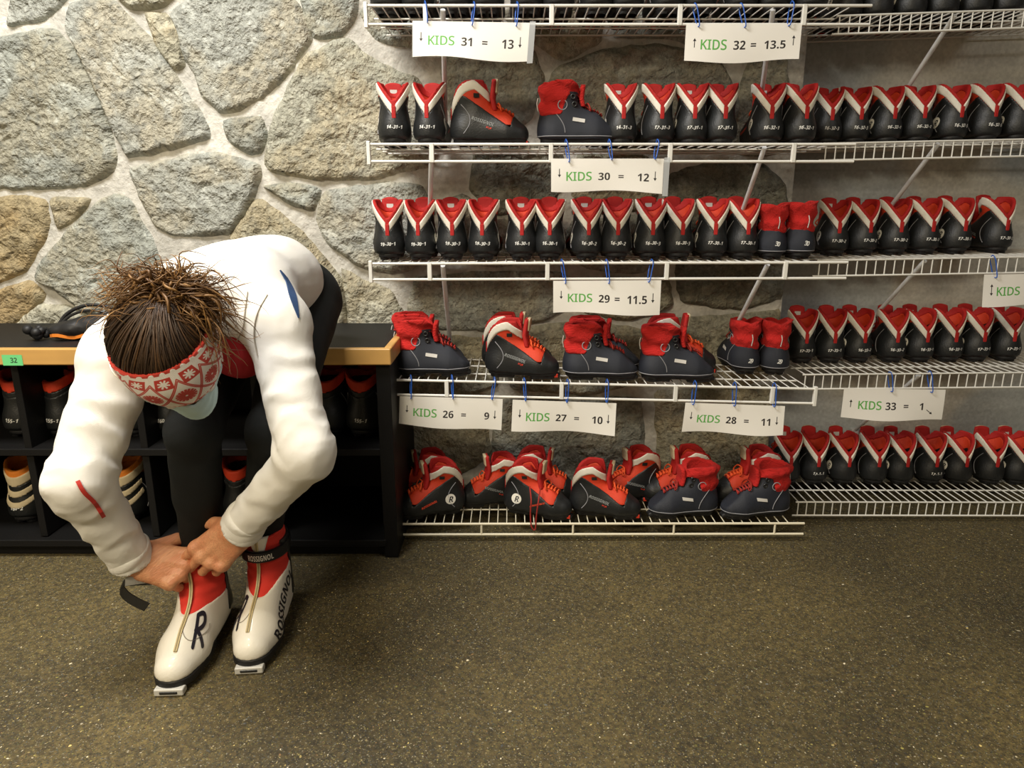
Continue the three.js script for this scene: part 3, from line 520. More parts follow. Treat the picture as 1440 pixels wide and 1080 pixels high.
const ORD = ['first', 'second', 'third', 'fourth', 'fifth', 'sixth', 'seventh', 'eighth', 'ninth', 'tenth', 'eleventh', 'twelfth', 'thirteenth', 'fourteenth', 'fifteenth', 'sixteenth', 'seventeenth', 'eighteenth', 'nineteenth', 'twentieth'];
const LOOK = { A: 'black boot with white chevron', B: 'navy boot with red cuff' };
// rows: [px, kind, text, turn in degrees, heel gap behind the rail, scale]
function heelRow(list, shelf, rz, gap, where, group) {
  list.forEach(([px, kind, text, turn = 0, extra = 0, scale = 1], i) => {
    const z = rz - gap - extra, guess = P(px, 300, z - S0), y0 = shelf.y(guess.x);
    // pixel column at the boot's own height
    const u = (px - 720) / CAM.f, zz = z, depth = (CAM.z - zz) * cp + (CAM.y - y0 - 0.06) * sp, x = u * depth;
    const s = scale * 1.0, c = Math.cos(turn * Math.PI / 180), sn = Math.sin(turn * Math.PI / 180);
    makeBootAt(kind, i % 2 ? 1 : 0, s, text, V(x - S0 * sn, shelf.y(x) + 0.0012, z - S0 * s), turn * Math.PI / 180, `${LOOK[kind]}, ${ORD[i]} from left ${where}`, 'boot', group);
  });
}
function sideBoot(px, kind, flip, shelf, zc, turn, label, group, scale = 1) {
  const y0 = shelf.y(0), depth = (CAM.z - zc) * cp + (CAM.y - y0 - 0.06) * sp, x = (px - 720) / CAM.f * depth;
  return makeBootAt(kind, flip, scale, null, V(x, shelf.y(x) + 0.0012, zc), turn * Math.PI / 180, label, 'boot', group);
}
const [L1, L2, L3, L4, L5] = leftShelves, [R1, R2, R3, R4, R5] = rightShelves;
const RT = -90, LT = 90;   // toe to the right, toe to the left
// top shelf: only the soles show through the wire
heelRow([540, 584, 640, 684, 742, 786, 842, 886, 944, 990, 1050, 1096, 1150].map((x) => [x, 'A', null]), L1, LZ, 0.07, 'on the topmost shelf, sole in view', 'boots on the topmost shelf of the stone wall');
heelRow([1200, 1244, 1292, 1338, 1386, 1432].map((x) => [x, 'A', null]), R1, RZ, 0.08, 'on the top right shelf, sole in view', 'boots on the top right shelf');
// size 31 and 32 row
heelRow([[554, 'A', '14-31-1', 8], [600, 'A', '14-31-1', -3]], L2, LZ, 0.06, 'under the KIDS 31 sign', 'pair of boots left of the KIDS 31 display pair');
sideBoot(689, 'A', 0, L2, 0.2, RT - 4, 'single black and orange-red ski boot in side view below the KIDS 31 sign', null);
sideBoot(812, 'B', 1, L2, 0.2, RT, 'single navy ski boot with red cuff in side view right of the KIDS 31 sign', null);
heelRow([[877, 'A', '14-31-3', 2], [931, 'A', '17-31-3', 2], [977, 'A', '17-31-1', -2], [1020, 'A', '17-31-1', 0], [1085, 'A', '16-32-1', -4], [1134, 'A', '16-32-1', 3]], L2, LZ, 0.075, 'between side-view navy boot and shelf end', 'boots under the KIDS 32 sign');
heelRow([[1170, 'A', '16-32-3', -3], [1211, 'A', '16-32-3', 2], [1258, 'A', '16-32-1', 4], [1300, 'A', '16-32-1', -2], [1352, 'A', '16-32-3', 5], [1400, 'A', '16-32-3', 4], [1444, 'A', null, 0]], R2, RZ, 0.1, 'on right-hand shelf, second from top', 'boots on the right-hand shelf, second row from the top');
// size 30 row
heelRow([[545, 'A', '19-30-1', 4], [588, 'A', '19-30-1', -2], [636, 'A', '19-30-3', 6], [678, 'A', '19-30-3', -3], [734, 'A', '16-30-1', 1], [773, 'A', '16-30-1', -2], [828, 'A', '16-30-2', 2], [869, 'A', '16-30-2', -2], [918, 'A', '16-30-3', -2], [960, 'A', '16-30-3', 4], [1006, 'A', '17-30-1', -3], [1052, 'A', '17-30-1', 3], [1093, 'B', '30', 0, 0, 0.93], [1134, 'B', '30', 3, 0, 0.96]], L3, LZ, 0.07, 'directly below the KIDS 30 sign', 'boots in the row below the KIDS 30 sign');
heelRow([[1180, 'A', '17-30-2', -4], [1224, 'A', '17-30-2', 5], [1267, 'A', '17-30-2', -2], [1312, 'A', '17-30-1', 4], [1357, 'A', '17-30-1', 3], [1416, 'A', '17-30-2', 6]], R3, RZ, 0.1, 'on right-hand shelf, third from top', 'boots on the right-hand shelf, third row from the top');
// size 29 row: pairs in side view
sideBoot(609, 'B', 0, L4, 0.245, RT, 'navy ski boot in side view next to the wooden bench corner, front of its pair', null);
sideBoot(603, 'B', 1, L4, 0.145, RT, 'navy ski boot in side view next to the wooden bench corner, rear of its pair', null);
sideBoot(735, 'A', 0, L4, 0.245, RT - 10, 'orange-red laced ski boot above the KIDS 27 sign, front of its pair', null);
sideBoot(728, 'A', 1, L4, 0.145, RT - 6, 'orange-red laced ski boot above the KIDS 27 sign, rear of its pair', null);
sideBoot(845, 'B', 0, L4, 0.25, RT - 3, 'navy ski boot in side view below the KIDS 29 sign, front of its pair', null);
sideBoot(850, 'B', 1, L4, 0.15, RT - 5, 'navy ski boot in side view below the KIDS 29 sign, rear of its pair', null);
sideBoot(953, 'B', 0, L4, 0.252, RT - 2, 'navy ski boot in side view above the KIDS 28 sign, red boot behind it', null);
sideBoot(955, 'A', 1, L4, 0.16, RT - 4, 'red boot with white stripes behind a navy boot above the KIDS 28 sign', null, 1.05);
heelRow([[1055, 'B', '29', 3], [1096, 'B', '29', -2]], L4, LZ, 0.13, 'above the KIDS 28 sign, heel out', 'pair of navy boots numbered 29');
heelRow([[1134, 'A', '17-33-1', -3], [1174, 'A', '17-33-1', -6], [1216, 'A', '16-33-2', 3], [1262, 'A', '16-33-2', -4], [1304, 'A', '16-33-1', 3], [1344, 'A', '16-33-1', -2], [1384, 'A', '17-33-1', 2], [1426, 'A', '17-33-1', -3]], R4, RZ, 0.115, 'above the KIDS 33 sign', 'boots in the row above the KIDS 33 sign');
// bottom row
sideBoot(604, 'A', 0, L5, 0.245, LT + 18, 'red-topped boot with white roundel beside the bench side, front of its pair', null);
sideBoot(590, 'A', 1, L5, 0.14, LT + 12, 'red ski boot leftmost on the bottom shelf beside the bench, rear of its pair', null, 0.96);
sideBoot(690, 'A', 1, L5, 0.17, LT + 12, 'red-topped boot with grey lettering set back on the bottom shelf, toe left', null, 0.95);
sideBoot(757, 'A', 1, L5, 0.245, RT - 20, 'red boot with loose laces hanging over the bottom rail, below KIDS 27 sign', null);
sideBoot(768, 'A', 0, L5, 0.14, RT - 10, 'red boot standing behind the boot with the hanging laces', null);
sideBoot(852, 'A', 0, L5, 0.25, RT - 14, 'red striped boot with toe to the right on the bottom shelf, centre front', null);
sideBoot(885, 'A', 1, L5, 0.14, LT + 16, 'red striped boot with toe to the left behind the right-pointing one, bottom shelf', null);
sideBoot(960, 'B', 1, L5, 0.25, LT + 8, 'navy ski boot below the KIDS 28 sign, red boot behind it', null);
sideBoot(952, 'A', 1, L5, 0.15, LT + 4, 'red ski boot behind a navy boot below the KIDS 28 sign', null, 1.05);
sideBoot(1062, 'B', 0, L5, 0.255, LT + 10, 'navy ski boot at the right end of the left bottom shelf', null);
sideBoot(1050, 'A', 0, L5, 0.155, LT + 6, 'red ski boot behind the navy boot at the right end of the left bottom shelf', null, 1.05);
{ // laces that hang over the rail
  const p = [[745, 684], [747, 704], [746, 724], [748, 742], [752, 746], [754, 728], [757, 706], [760, 686]].map(([x, y], i) => P(x, y, i === 0 || i === 7 ? 0.285 : 0.322));
  const o = scene.children.filter((c) => /hanging over the bottom rail/.test(c.userData.label ?? ''))[0]; o.updateMatrixWorld(true);
  part('hanging_lace', tube(p.map((q) => o.worldToLocal(q)), 0.0022, 40, 5), M.lace, o, 'long red lace looped down');
}
heelRow([[1112, 'A', null, -4], [1151, 'A', '17-1-1', -2], [1194, 'A', null, 2], [1236, 'A', null, -3], [1276, 'A', null, 4], [1317, 'A', '17-1-1', -2], [1359, 'A', null, 5], [1402, 'A', null, -4], [1442, 'A', null, 3]], R5, RZ, 0.115, 'below the KIDS 33 sign', 'boots on the bottom right shelf');
// adult boots in the cubbies
function cubbyBoot(px, kind, shelfY, text, label, turn = 0, z = 0.2, group) {
  const depth = (CAM.z - 0.33) * cp + (CAM.y - shelfY - 0.08) * sp;
  makeBootAt(kind, 0, 1.2, text, V((px - 720) / CAM.f * depth, shelfY + 0.0005, z), turn * Math.PI / 180, label, 'boot', group);
}
cubbyBoot(11, 'C', SHELF_MID, '155-1', 'black boot with red inner collar at the left frame edge, upper cubby row');
cubbyBoot(68, 'C', SHELF_MID, '155-1', 'black boot with red inner collar under the bench, below the dark bag');
cubbyBoot(116, 'C', SHELF_MID, '160-2', "black boot with red collar half hidden by the person's white sleeve");
cubbyBoot(170, 'C', SHELF_MID, '160-2', "dark boot in the upper cubby row under the person's arm");
cubbyBoot(226, 'C', SHELF_MID, '160-2', "dark boot in the upper cubby row below the person's head");
cubbyBoot(455, 'C', SHELF_MID, null, 'dark boot partly hidden by the white sleeve in the right upper cubby');
cubbyBoot(505, 'C', SHELF_MID, '155-1', 'dark boot at the right end of the upper cubby row');
cubbyBoot(18, 'D', SHELF_LOW, '160-2', 'black boot with orange collar and cream bands in the lower left cubby');
cubbyBoot(160, 'D', SHELF_LOW, null, "black boot with orange collar in the lower cubby row beside the person's elbow", 6);
cubbyBoot(328, 'C', SHELF_LOW, null, "dark boot in the lower cubby row seen between the person's legs");

// ------------------------------------------------------------------ size signs, tied to the rails
const paperBase = (g, w, h) => { g.fillStyle = '#f4f1ea'; g.fillRect(0, 0, w, h); };
function arrow(g, x, y0, y1, head) { g.strokeStyle = g.fillStyle = '#1e1a1c'; g.lineWidth = 7; g.beginPath(); g.moveTo(x, y0); g.lineTo(x, y1); g.stroke(); const d = Math.sign(y1 - y0); if (head) { g.beginPath(); g.moveTo(x, y1 + d * 12); g.lineTo(x - 15, y1 - d * 14); g.lineTo(x + 15, y1 - d * 14); g.fill(); } }
const SIGNS = [   // corners: top left, top right, bottom left, bottom right; texts; left and right arrow; ties; plane
  { c: [580, 29, 745, 32, 580, 80, 741, 86], n: '31', eq: '13', l: 'd', r: 'd', ties: [[597, 5, 601, 31], [666, 6, 664, 35], [727, 6, 726, 36]], z: LZ, sleeve: 1 },
  { c: [965, 34, 1128, 34, 961, 88, 1123, 85], n: '32', eq: '13.5', l: 'u', r: 'u', ties: [[978, 8, 982, 37], [1043, 8, 1047, 38], [1115, 5, 1109, 36]], z: LZ },
  { c: [775, 223, 934, 223, 775, 268, 931, 271], n: '30', eq: '12', l: 'd', r: 'd', ties: [[796, 200, 800, 227], [857, 200, 860, 224], [925, 200, 921, 223]], z: LZ, sleeve: 1 },
  { c: [778, 395, 930, 394, 778, 440, 928, 443], n: '29', eq: '11.5', l: 'd', r: 'd', ties: [[790, 369, 795, 398], [853, 369, 856, 398], [917, 369, 912, 396]], z: LZ },
  { c: [562, 557, 707, 561, 561, 597, 705, 607], n: '26', eq: '9', l: 'd', r: 'd', ties: [[577, 532, 578, 560], [635, 532, 637, 560], [695, 535, 692, 561]], z: LZ, sleeve: 1 },
  { c: [721, 562, 867, 567, 719, 605, 864, 611], n: '27', eq: '10', l: 'd', r: 'd', ties: [[737, 536, 739, 563], [798, 538, 797, 565], [854, 538, 853, 565]], z: LZ },
  { c: [964, 566, 1104, 571, 959, 608, 1100, 611], n: '28', eq: '11', l: 'd', r: 'd', ties: [[978, 540, 974, 568], [1034, 542, 1032, 570], [1090, 543, 1088, 571]], z: LZ },
  { c: [1187, 546, 1330, 548, 1182, 588, 1325, 592], n: '33', eq: '1', l: 'u', r: 's', ties: [[1253, 527, 1253, 550], [1309, 526, 1309, 551]], z: RZ },
  { c: [1384, 386, 1528, 384, 1379, 430, 1524, 428], n: '', eq: '', l: 'ud', r: '', ties: [[1398, 363, 1399, 390], [1500, 362, 1502, 388]], z: RZ },
];
const WHERE = ['on the topmost shelf above an orange-red side-view boot', 'on the topmost shelf by a slanting brace', 'under the second shelf under the side-view navy boot', 'under the third shelf above the navy boot pairs', 'nearest the bench, leftmost of three in a row', 'above hanging red laces, middle of three in a row', 'above navy boots, rightmost of three in a row', 'on the right-hand shelf above the lowest boots'];
SIGNS.forEach((s, si) => {
  const z = s.z + 0.0075, [a, b, c, d] = [0, 2, 4, 6].map((i) => P(s.c[i], s.c[i + 1], z));
  const label = s.n ? `white sign KIDS ${s.n} = ${s.eq} ${WHERE[si]}` : 'white paper size sign cut by the right frame edge, only KIDS readable';
  const t = thing('size_sign', label, 'sign', [0, 0, 0], 'paper size signs on the shelves');
  const tex = canvasTex(1024, 320, (g, w, h) => {
    paperBase(g, w, h); g.textBaseline = 'middle'; g.textAlign = 'left';
    const x0 = s.n === '33' ? 150 : 130;
    g.fillStyle = '#5fae4e'; g.font = '116px sans-serif'; g.fillText('KIDS', x0, 172); g.strokeStyle = '#5fae4e'; g.lineWidth = 3; g.strokeText('KIDS', x0, 172); g.fillStyle = '#2a2422'; g.font = 'bold 102px sans-serif';
    if (s.n) { g.fillText(s.n, 430, 176); g.fillText('=', s.eq.length > 3 ? 582 : 612, 176); g.textAlign = 'right'; g.fillText(s.eq, s.r === 's' ? 830 : 900, 180); }
    if (s.l === 'd') arrow(g, 76, 100, 170, true); if (s.l === 'u') arrow(g, 84, 200, 130, true); if (s.l === 'ud') { arrow(g, 86, 150, 110, true); arrow(g, 86, 150, 200, true); }
    if (s.r === 'd') arrow(g, 952, 120, 196, true); if (s.r === 'u') arrow(g, 962, 190, 110, true);
    if (s.r === 's') { g.save(); g.translate(880, 236); g.rotate(-0.9); arrow(g, 0, -36, 30, true); g.restore(); }
  });
  const sheet = (u0, u1, v0, v1, off) => {
    const nx = 20, ny = 6, g = new THREE.PlaneGeometry(1, 1, nx, ny), p = g.attributes.position;
    for (let i = 0; i < p.count; i++) {
      const u = lerp(u0, u1, p.getX(i) + 0.5), v = lerp(v0, v1, 0.5 - p.getY(i)), q = a.clone().lerp(b, u).lerp(c.clone().lerp(d, u), v);
      q.z += off + 0.004 * v * v * Math.sin(u * 5 + si * 1.7) + 0.003 * v * Math.sin(u * 2.4 + si); q.y += 0.0035 * v * v * Math.sin(u * 6.2 + si * 2.1); p.setXYZ(i, q.x, q.y, q.z);
    }
    g.computeVertexNormals(); return g;
  };
  part('paper', sheet(0, 1, 0, 1, 0), std({ map: tex, roughness: 0.7 }), t);
  if (s.sleeve) part('plastic_sleeve', sheet(-0.01, 1.055, -0.03, 1.05, 0.0022), phys({ color: 0xffffff, transmission: 1, thickness: 0, roughness: 0.2, ior: 1.25, specularIntensity: 0.4 }), t, 'clear plastic sleeve');
  if (s.sleeve && si !== 4) part('sleeve_edge', sheet(1.0, 1.05, -0.03, 1.06, 0.0032), phys({ color: 0xdfe3e6, transmission: 0.45, thickness: 0, roughness: 0.25 }), t, 'shiny folded edge of the plastic sleeve');
  for (const [x0, y0, x1, y1] of s.ties) {
    const p0 = P(x0, y0, z), p1 = P(x1, y1, z), m = p0.clone().lerp(p1, 0.5), w = 0.0028;
    const loop = [V(p0.x, p0.y + 0.0075, s.z), V(p0.x + w, p0.y, s.z + 0.0075), V(m.x + w, m.y, z + 0.004), V(p1.x + w * 0.3, p1.y, z + 0.0065), V(p1.x - w * 0.4, p1.y + 0.001, z - 0.003), V(m.x - w, m.y, s.z - 0.001), V(p0.x - w * 0.5, p0.y - 0.002, s.z - 0.0062)];
    part('cable_tie', tube(loop, 0.0015, 28, 5, true), M.tie, t, 'blue cable tie');
  }
});

// ------------------------------------------------------------------ dark gear bag on the bench
{
  const c = P(108, 490, 0.29); c.y = BT;
  const t = thing('gear_bag', 'crumpled black soft bag with an orange seam lying on the bench top', 'bag', [c.x, c.y, c.z]);
  const f = (x, y, z) => {
    let d = rc(x, y * 1.5, z, [-0.03, 0.035, 0], [0.07, 0.05, -0.02], 0.034, 0.05); d = smin(d, rc(x, y * 1.3, z, [0.04, 0.04, -0.05], [0.12, 0.05, -0.03], 0.035, 0.04), 0.03);
    return Math.max(d + 0.011 * fbm(x * 22, y * 30, z * 22, 3), -y);
  };
  part('body', net(f, [-0.14, -0.004, -0.14], [0.2, 0.11, 0.1], 0.006), M.soleBlack, t);
  const knob = []; for (let k = 0; k < 14; k++) { const g = new THREE.SphereGeometry(rr(0.008, 0.013), 8, 6); g.translate(-0.085 + rr(-0.026, 0.03), 0.012 + rr(0, 0.018), rr(-0.025, 0.03)); knob.push(g); }
  part('tassel', merge(knob), M.soleBlack, t, 'knobbly black tuft');
  part('strap', tube([V(-0.06, 0.02, -0.02), V(-0.03, 0.062, -0.03), V(0.03, 0.085, -0.035), V(0.1, 0.07, -0.04), V(0.14, 0.03, -0.04)], 0.005, 24, 6), M.soleBlack, t);
  part('strap', tube([V(-0.05, 0.02, 0.0), V(-0.01, 0.06, -0.01), V(0.05, 0.074, -0.015), V(0.12, 0.05, -0.02)], 0.004, 24, 6), M.hook, t);
  const seam = []; for (let k = 0; k <= 10; k++) seam.push(march(f, V(-0.05 + k * 0.0125, 0.012 + 0.004 * Math.sin(k), 0.16), V(0, 0, -1), 0.001, 0.3));
  part('seam', ribbon(seam, seam.map(() => V(0, 1, 0)), 0.004, 0.004), M.orange, t, 'orange seam');
}

// ------------------------------------------------------------------ the person
const A3 = (v) => [v.x, v.y, v.z];
const ORIGIN = V(-0.62, 0, 0.75);
const person = thing('person', 'person in white jacket and black leggings bending from the bench to fasten white ski boots', 'person', [ORIGIN.x, ORIGIN.y, ORIGIN.z]);
const local = (g) => g.translate(-ORIGIN.x, -ORIGIN.y, -ORIGIN.z);
const wpart = (name, g, m, parent = person, label) => part(name, local(g), m, parent, label);
const J = {
  hipR: [-0.655, 0.69, 0.40], hipL: [-0.50, 0.69, 0.40], kneeR: A3(P(272, 606, 0.83)), kneeL: A3(P(386, 606, 0.80)), ankR: [-0.672, 0.2, 0.735], ankL: [-0.562, 0.185, 0.665],
  shR: [-0.735, 0.645, 0.82], shL: A3(P(388, 455, 0.77)), elR: A3(P(111, 678, 0.93)), elL: A3(P(430, 638, 0.89)), wrR: A3(P(185, 784, 0.83)), wrL: A3(P(339, 741, 0.815)),
  neck: [-0.59, 0.735, 0.84],
};
const footR = { p: V(-0.676, 0, 0.665), turn: 0.05 }, footL = { p: V(-0.558, 0, 0.6), turn: 0.095 };
// head frame
const HC = P(232, 490, 0.99), hu = V(0.246, 0.391, 0.884).normalize(), hf = V(0.40, -0.95, 0.01).addScaledVector(hu, 0.264).normalize(), he = V().crossVectors(hf, hu).normalize();
hf.crossVectors(hu, he).normalize();
const toHead = (x, y, z) => { const dx = x - HC.x, dy = y - HC.y, dz = z - HC.z; return [dx * he.x + dy * he.y + dz * he.z, dx * hf.x + dy * hf.y + dz * hf.z, dx * hu.x + dy * hu.y + dz * hu.z]; };
const fromHead = (a, b, c) => HC.clone().addScaledVector(he, a).addScaledVector(hf, b).addScaledVector(hu, c);
const ell = (a, b, c, ra, rb, rc_) => { const k0 = Math.hypot(a / ra, b / rb, c / rc_), k1 = Math.hypot(a / ra / ra, b / rb / rb, c / rc_ / rc_); return k1 < 1e-9 ? -ra : k0 * (k0 - 1) / k1; };
const skull = (a, b, c) => ell(a, b, c, 0.073, 0.091, 0.082);
function headLocal(a, b, c) {
  let d = skull(a, b, c);
  d = smin(d, rc(a * 0.9, b, c, [0, 0.025, -0.045], [0, 0.058, -0.098], 0.056, 0.028), 0.03);
  d = smin(d, rc(a, b, c, [0, 0.088, -0.02], [0, 0.098, -0.048], 0.007, 0.012), 0.014);          // nose
  d = smin(d, rc(a, b, c, [0, 0.083, -0.078], [0, 0.086, -0.084], 0.014, 0.012), 0.012);       // lips
  for (const q of [-1, 1]) { d = smax(d, -(Math.hypot(a - q * 0.031, b - 0.096, c + 0.018) - 0.014), 0.012); d = smin(d, Math.max(ell(a - q * 0.077, b + 0.008, c + 0.022, 0.008, 0.018, 0.032), -ell(a - q * 0.088, b, c + 0.02, 0.006, 0.009, 0.018)), 0.008); }
  return d;
}
const NB = toHead(...J.neck);
const headF = (x, y, z) => { const [a, b, c] = toHead(x, y, z); let d = headLocal(a, b, c); d = smin(d, rc(a, b, c, [0, -0.02, -0.05], NB, 0.055, 0.058), 0.03); return d; };
function handChains(W, d, n, thumbSide, curls, thumb, HS = 1.15) {
  d = V(...d).normalize(); n = V(...n).addScaledVector(d, -V(...n).dot(d)).normalize(); const s = V().crossVectors(d, n).multiplyScalar(thumbSide), w = V(...W);
  const at = (l, q, h) => w.clone().addScaledVector(d, l * HS).addScaledVector(s, q * HS).addScaledVector(n, h * HS);
  const segs = [], kn = [[0.088, 0.028], [0.091, 0.009], [0.086, -0.010], [0.076, -0.027]], len = [[0.041, 0.025, 0.021], [0.045, 0.028, 0.022], [0.041, 0.026, 0.021], [0.032, 0.02, 0.018]];
  segs.push([at(-0.01, 0, 0), at(0.012, 0, 0), 0.027, 0.025]);
  kn.forEach(([l, q], i) => segs.push([at(0.008, q * 0.55, 0), at(l, q, 0.002 - Math.abs(q - 0.009) * 0.15), 0.0165, 0.0115]));
  segs.push([at(0.02, 0.02, -0.006), at(0.06, 0.02, -0.008), 0.015, 0.012]); segs.push([at(0.02, -0.018, -0.006), at(0.062, -0.016, -0.006), 0.016, 0.012]);
  kn.forEach(([l, q]) => segs.push([at(l - 0.002, q, 0.0045 - Math.abs(q - 0.009) * 0.15), at(l, q, 0.004), 0.0112, 0.0105]));
  const palm = segs.slice(), fingers = [];
  kn.forEach(([l, q], i) => {
    let p = at(l, q, 0.002 - Math.abs(q - 0.009) * 0.15), th = 0; const f = [];
    for (let k = 0; k < 3; k++) { th += curls[i][k]; const dir = d.clone().multiplyScalar(Math.cos(th)).addScaledVector(n, -Math.sin(th)).addScaledVector(s, (0.02 - 0.02 * i) * 0.8); const e = p.clone().addScaledVector(dir.normalize(), len[i][k] * HS); f.push([p, e, [0.0098, 0.0088, 0.0082][k] - i * 0.0003, [0.0088, 0.0082, 0.0072][k] - i * 0.0003]); p = e; }
    fingers.push(f);
  });
  { let p = at(0.024, 0.024, -0.008); const f = []; [[0.044, thumb[0], 0.0135, 0.0112], [0.032, thumb[1], 0.011, 0.0095], [0.027, thumb[2], 0.0098, 0.008]].forEach(([L, t, r0, r1]) => { const dir = d.clone().multiplyScalar(t[0]).addScaledVector(s, t[1]).addScaledVector(n, t[2]).normalize(), e = p.clone().addScaledVector(dir, L * HS); f.push([p, e, r0, r1]); p = e; }); fingers.push(f); }
  const P3 = palm.map(([a, b, r, q]) => [A3(a), A3(b), r * HS, q * HS]), F3 = fingers.map((f) => f.map(([a, b, r, q]) => [A3(a), A3(b), r * HS * 0.96, q * HS * 0.96]));
  const fn = (x, y, z) => {
    let m = 1; for (const [a, b, r, q] of P3) m = smin(m, rc(x, y, z, a, b, r, q), 0.008);
    for (const f of F3) { let e = 1; f.forEach(([a, b, r, q]) => { e = smin(e, rc(x, y, z, a, b, r, q), 0.004); }); m = smin(m, e, 0.005); }
    return m;
  };
  return { fn, fingers, n, d, s };
}
const handR = handChains(J.wrR, [0.9, -0.36, -0.16], [0.1, 0.62, 0.78], -1, [[1.15, 1.3, 0.8], [1.2, 1.4, 0.8], [1.2, 1.4, 0.8], [1.15, 1.3, 0.8]], [[0.75, 0.6, -0.2], [0.95, 0.25, -0.25], [0.9, -0.1, -0.4]]);
const handL = handChains(J.wrL, [-0.68, -0.62, 0.06], [0.22, 0.36, 0.9], 1, [[0.35, 0.8, 0.35], [0.45, 0.95, 0.5], [0.5, 0.95, 0.5], [0.55, 0.9, 0.5]], [[0.7, 0.55, -0.45], [0.9, 0.1, -0.35], [0.95, -0.15, -0.2]]);
const bones = [   // the limbs and trunk of the body
  [[-0.615, 0.70, 0.39], [-0.545, 0.70, 0.39], 0.095, 0.095], [[-0.60, 0.74, 0.5], [-0.56, 0.74, 0.5], 0.085, 0.085], [[-0.62, 0.735, 0.63], [-0.55, 0.745, 0.62], 0.088, 0.088], [[-0.65, 0.70, 0.77], [-0.525, 0.735, 0.73], 0.075, 0.075],
  [J.hipR, J.kneeR, 0.072, 0.042], [J.hipL, J.kneeL, 0.072, 0.042], [J.kneeR, J.ankR, 0.041, 0.031], [J.kneeL, J.ankL, 0.041, 0.031],
  [J.shR, J.elR, 0.044, 0.034], [J.shL, J.elL, 0.044, 0.034], [J.elR, J.wrR, 0.034, 0.024], [J.elL, J.wrL, 0.034, 0.024], [[-0.65, 0.7, 0.77], J.shR, 0.05, 0.05], [[-0.525, 0.735, 0.73], J.shL, 0.05, 0.05], [[-0.585, 0.735, 0.74], J.neck, 0.06, 0.055],
  [J.ankR, [-0.672, 0.075, 0.72], 0.033, 0.034], [[-0.672, 0.07, 0.72], [-0.664, 0.05, 0.9], 0.034, 0.028], [J.ankL, [-0.562, 0.075, 0.655], 0.033, 0.034], [[-0.562, 0.07, 0.655], [-0.545, 0.05, 0.83], 0.034, 0.028],
];
const bodyF = (x, y, z) => { let d = 1; for (const [a, b, r, q] of bones) d = smin(d, rc(x, y, z, a, b, r, q), 0.03); return d; };
const skinTex = (() => { const a = tileFbm(256, 8, 4, 131), b = tileFbm(256, 48, 2, 137); return dataTex(256, (i) => mix3([204, 146, 106], [196, 132, 94], sstep(0.35, 0.65, a[i])).map((v) => v * (0.93 + 0.14 * b[i])), 0.09); })();
const skin = phys({ map: skinTex, roughness: 0.5, bumpMap: fineBump, bumpScale: 0.0006, sheen: 0.2, sheenColor: lin(0.5, 0.2, 0.1) });
{
  const box = (c, r) => [c.map((v) => v - r), c.map((v) => v + r)];
  const main = net(bodyF, [-0.95, 0.01, 0.2], [-0.25, 0.9, 1.05], 0.012);
  const hd = net((x, y, z) => headF(x, y, z), ...box(A3(HC), 0.17), 0.0042);
  const hr = net(handR.fn, ...box(A3(V(...J.wrR).addScaledVector(handR.d, 0.05)), 0.13), 0.0027), hl = net(handL.fn, ...box(A3(V(...J.wrL).addScaledVector(handL.d, 0.05)), 0.13), 0.0027);
  wpart('body', merge([main, hd, hr, hl]), skin);
}
// eyes, behind the headband's shade
for (const q of [-1, 1]) { const g = new THREE.SphereGeometry(0.0115, 14, 10); const p = fromHead(q * 0.031, 0.081, -0.018); g.translate(p.x, p.y, p.z); wpart('eye', g, std({ color: lin(0.75, 0.72, 0.68), roughness: 0.2 })); }

// leggings
const legBones = [[[-0.612, 0.695, 0.40], [-0.545, 0.695, 0.40], 0.112, 0.112], [J.hipR, J.kneeR, 0.084, 0.049], [J.hipL, J.kneeL, 0.084, 0.051], [J.kneeR, J.ankR, 0.047, 0.038], [J.kneeL, J.ankL, 0.049, 0.038]];
const mid = (a, b, t, o) => [lerp(a[0], b[0], t) + o[0], lerp(a[1], b[1], t) + o[1], lerp(a[2], b[2], t) + o[2]];
legBones.push([mid(J.kneeR, J.ankR, 0.22, [-0.006, 0, -0.014]), mid(J.kneeR, J.ankR, 0.5, [-0.004, 0, -0.012]), 0.044, 0.042], [mid(J.kneeL, J.ankL, 0.22, [0.006, 0, -0.014]), mid(J.kneeL, J.ankL, 0.5, [0.004, 0, -0.012]), 0.046, 0.043]);
const leggingF = (x, y, z) => { let d = 1; for (const [a, b, r, q] of legBones) d = smin(d, rc(x, y, z, a, b, r, q), 0.025); d = smin(d, rc(x, y, z, [-0.60, 0.735, 0.46], [-0.56, 0.735, 0.46], 0.1, 0.1), 0.03); return Math.max(d + 0.002 * noise(x * 30, y * 14, z * 30), 0.165 - y); };
const legMat = phys({ color: lin(0.006, 0.007, 0.007), roughness: 0.85, specularIntensity: 0.6, sheen: 0.08, sheenColor: lin(0.25, 0.3, 0.3), sheenRoughness: 0.5, bumpMap: weave, bumpScale: 0.0003 });
wpart('leggings', net(leggingF, [-0.79, 0.15, 0.24], [-0.35, 0.86, 0.95], 0.008), legMat);

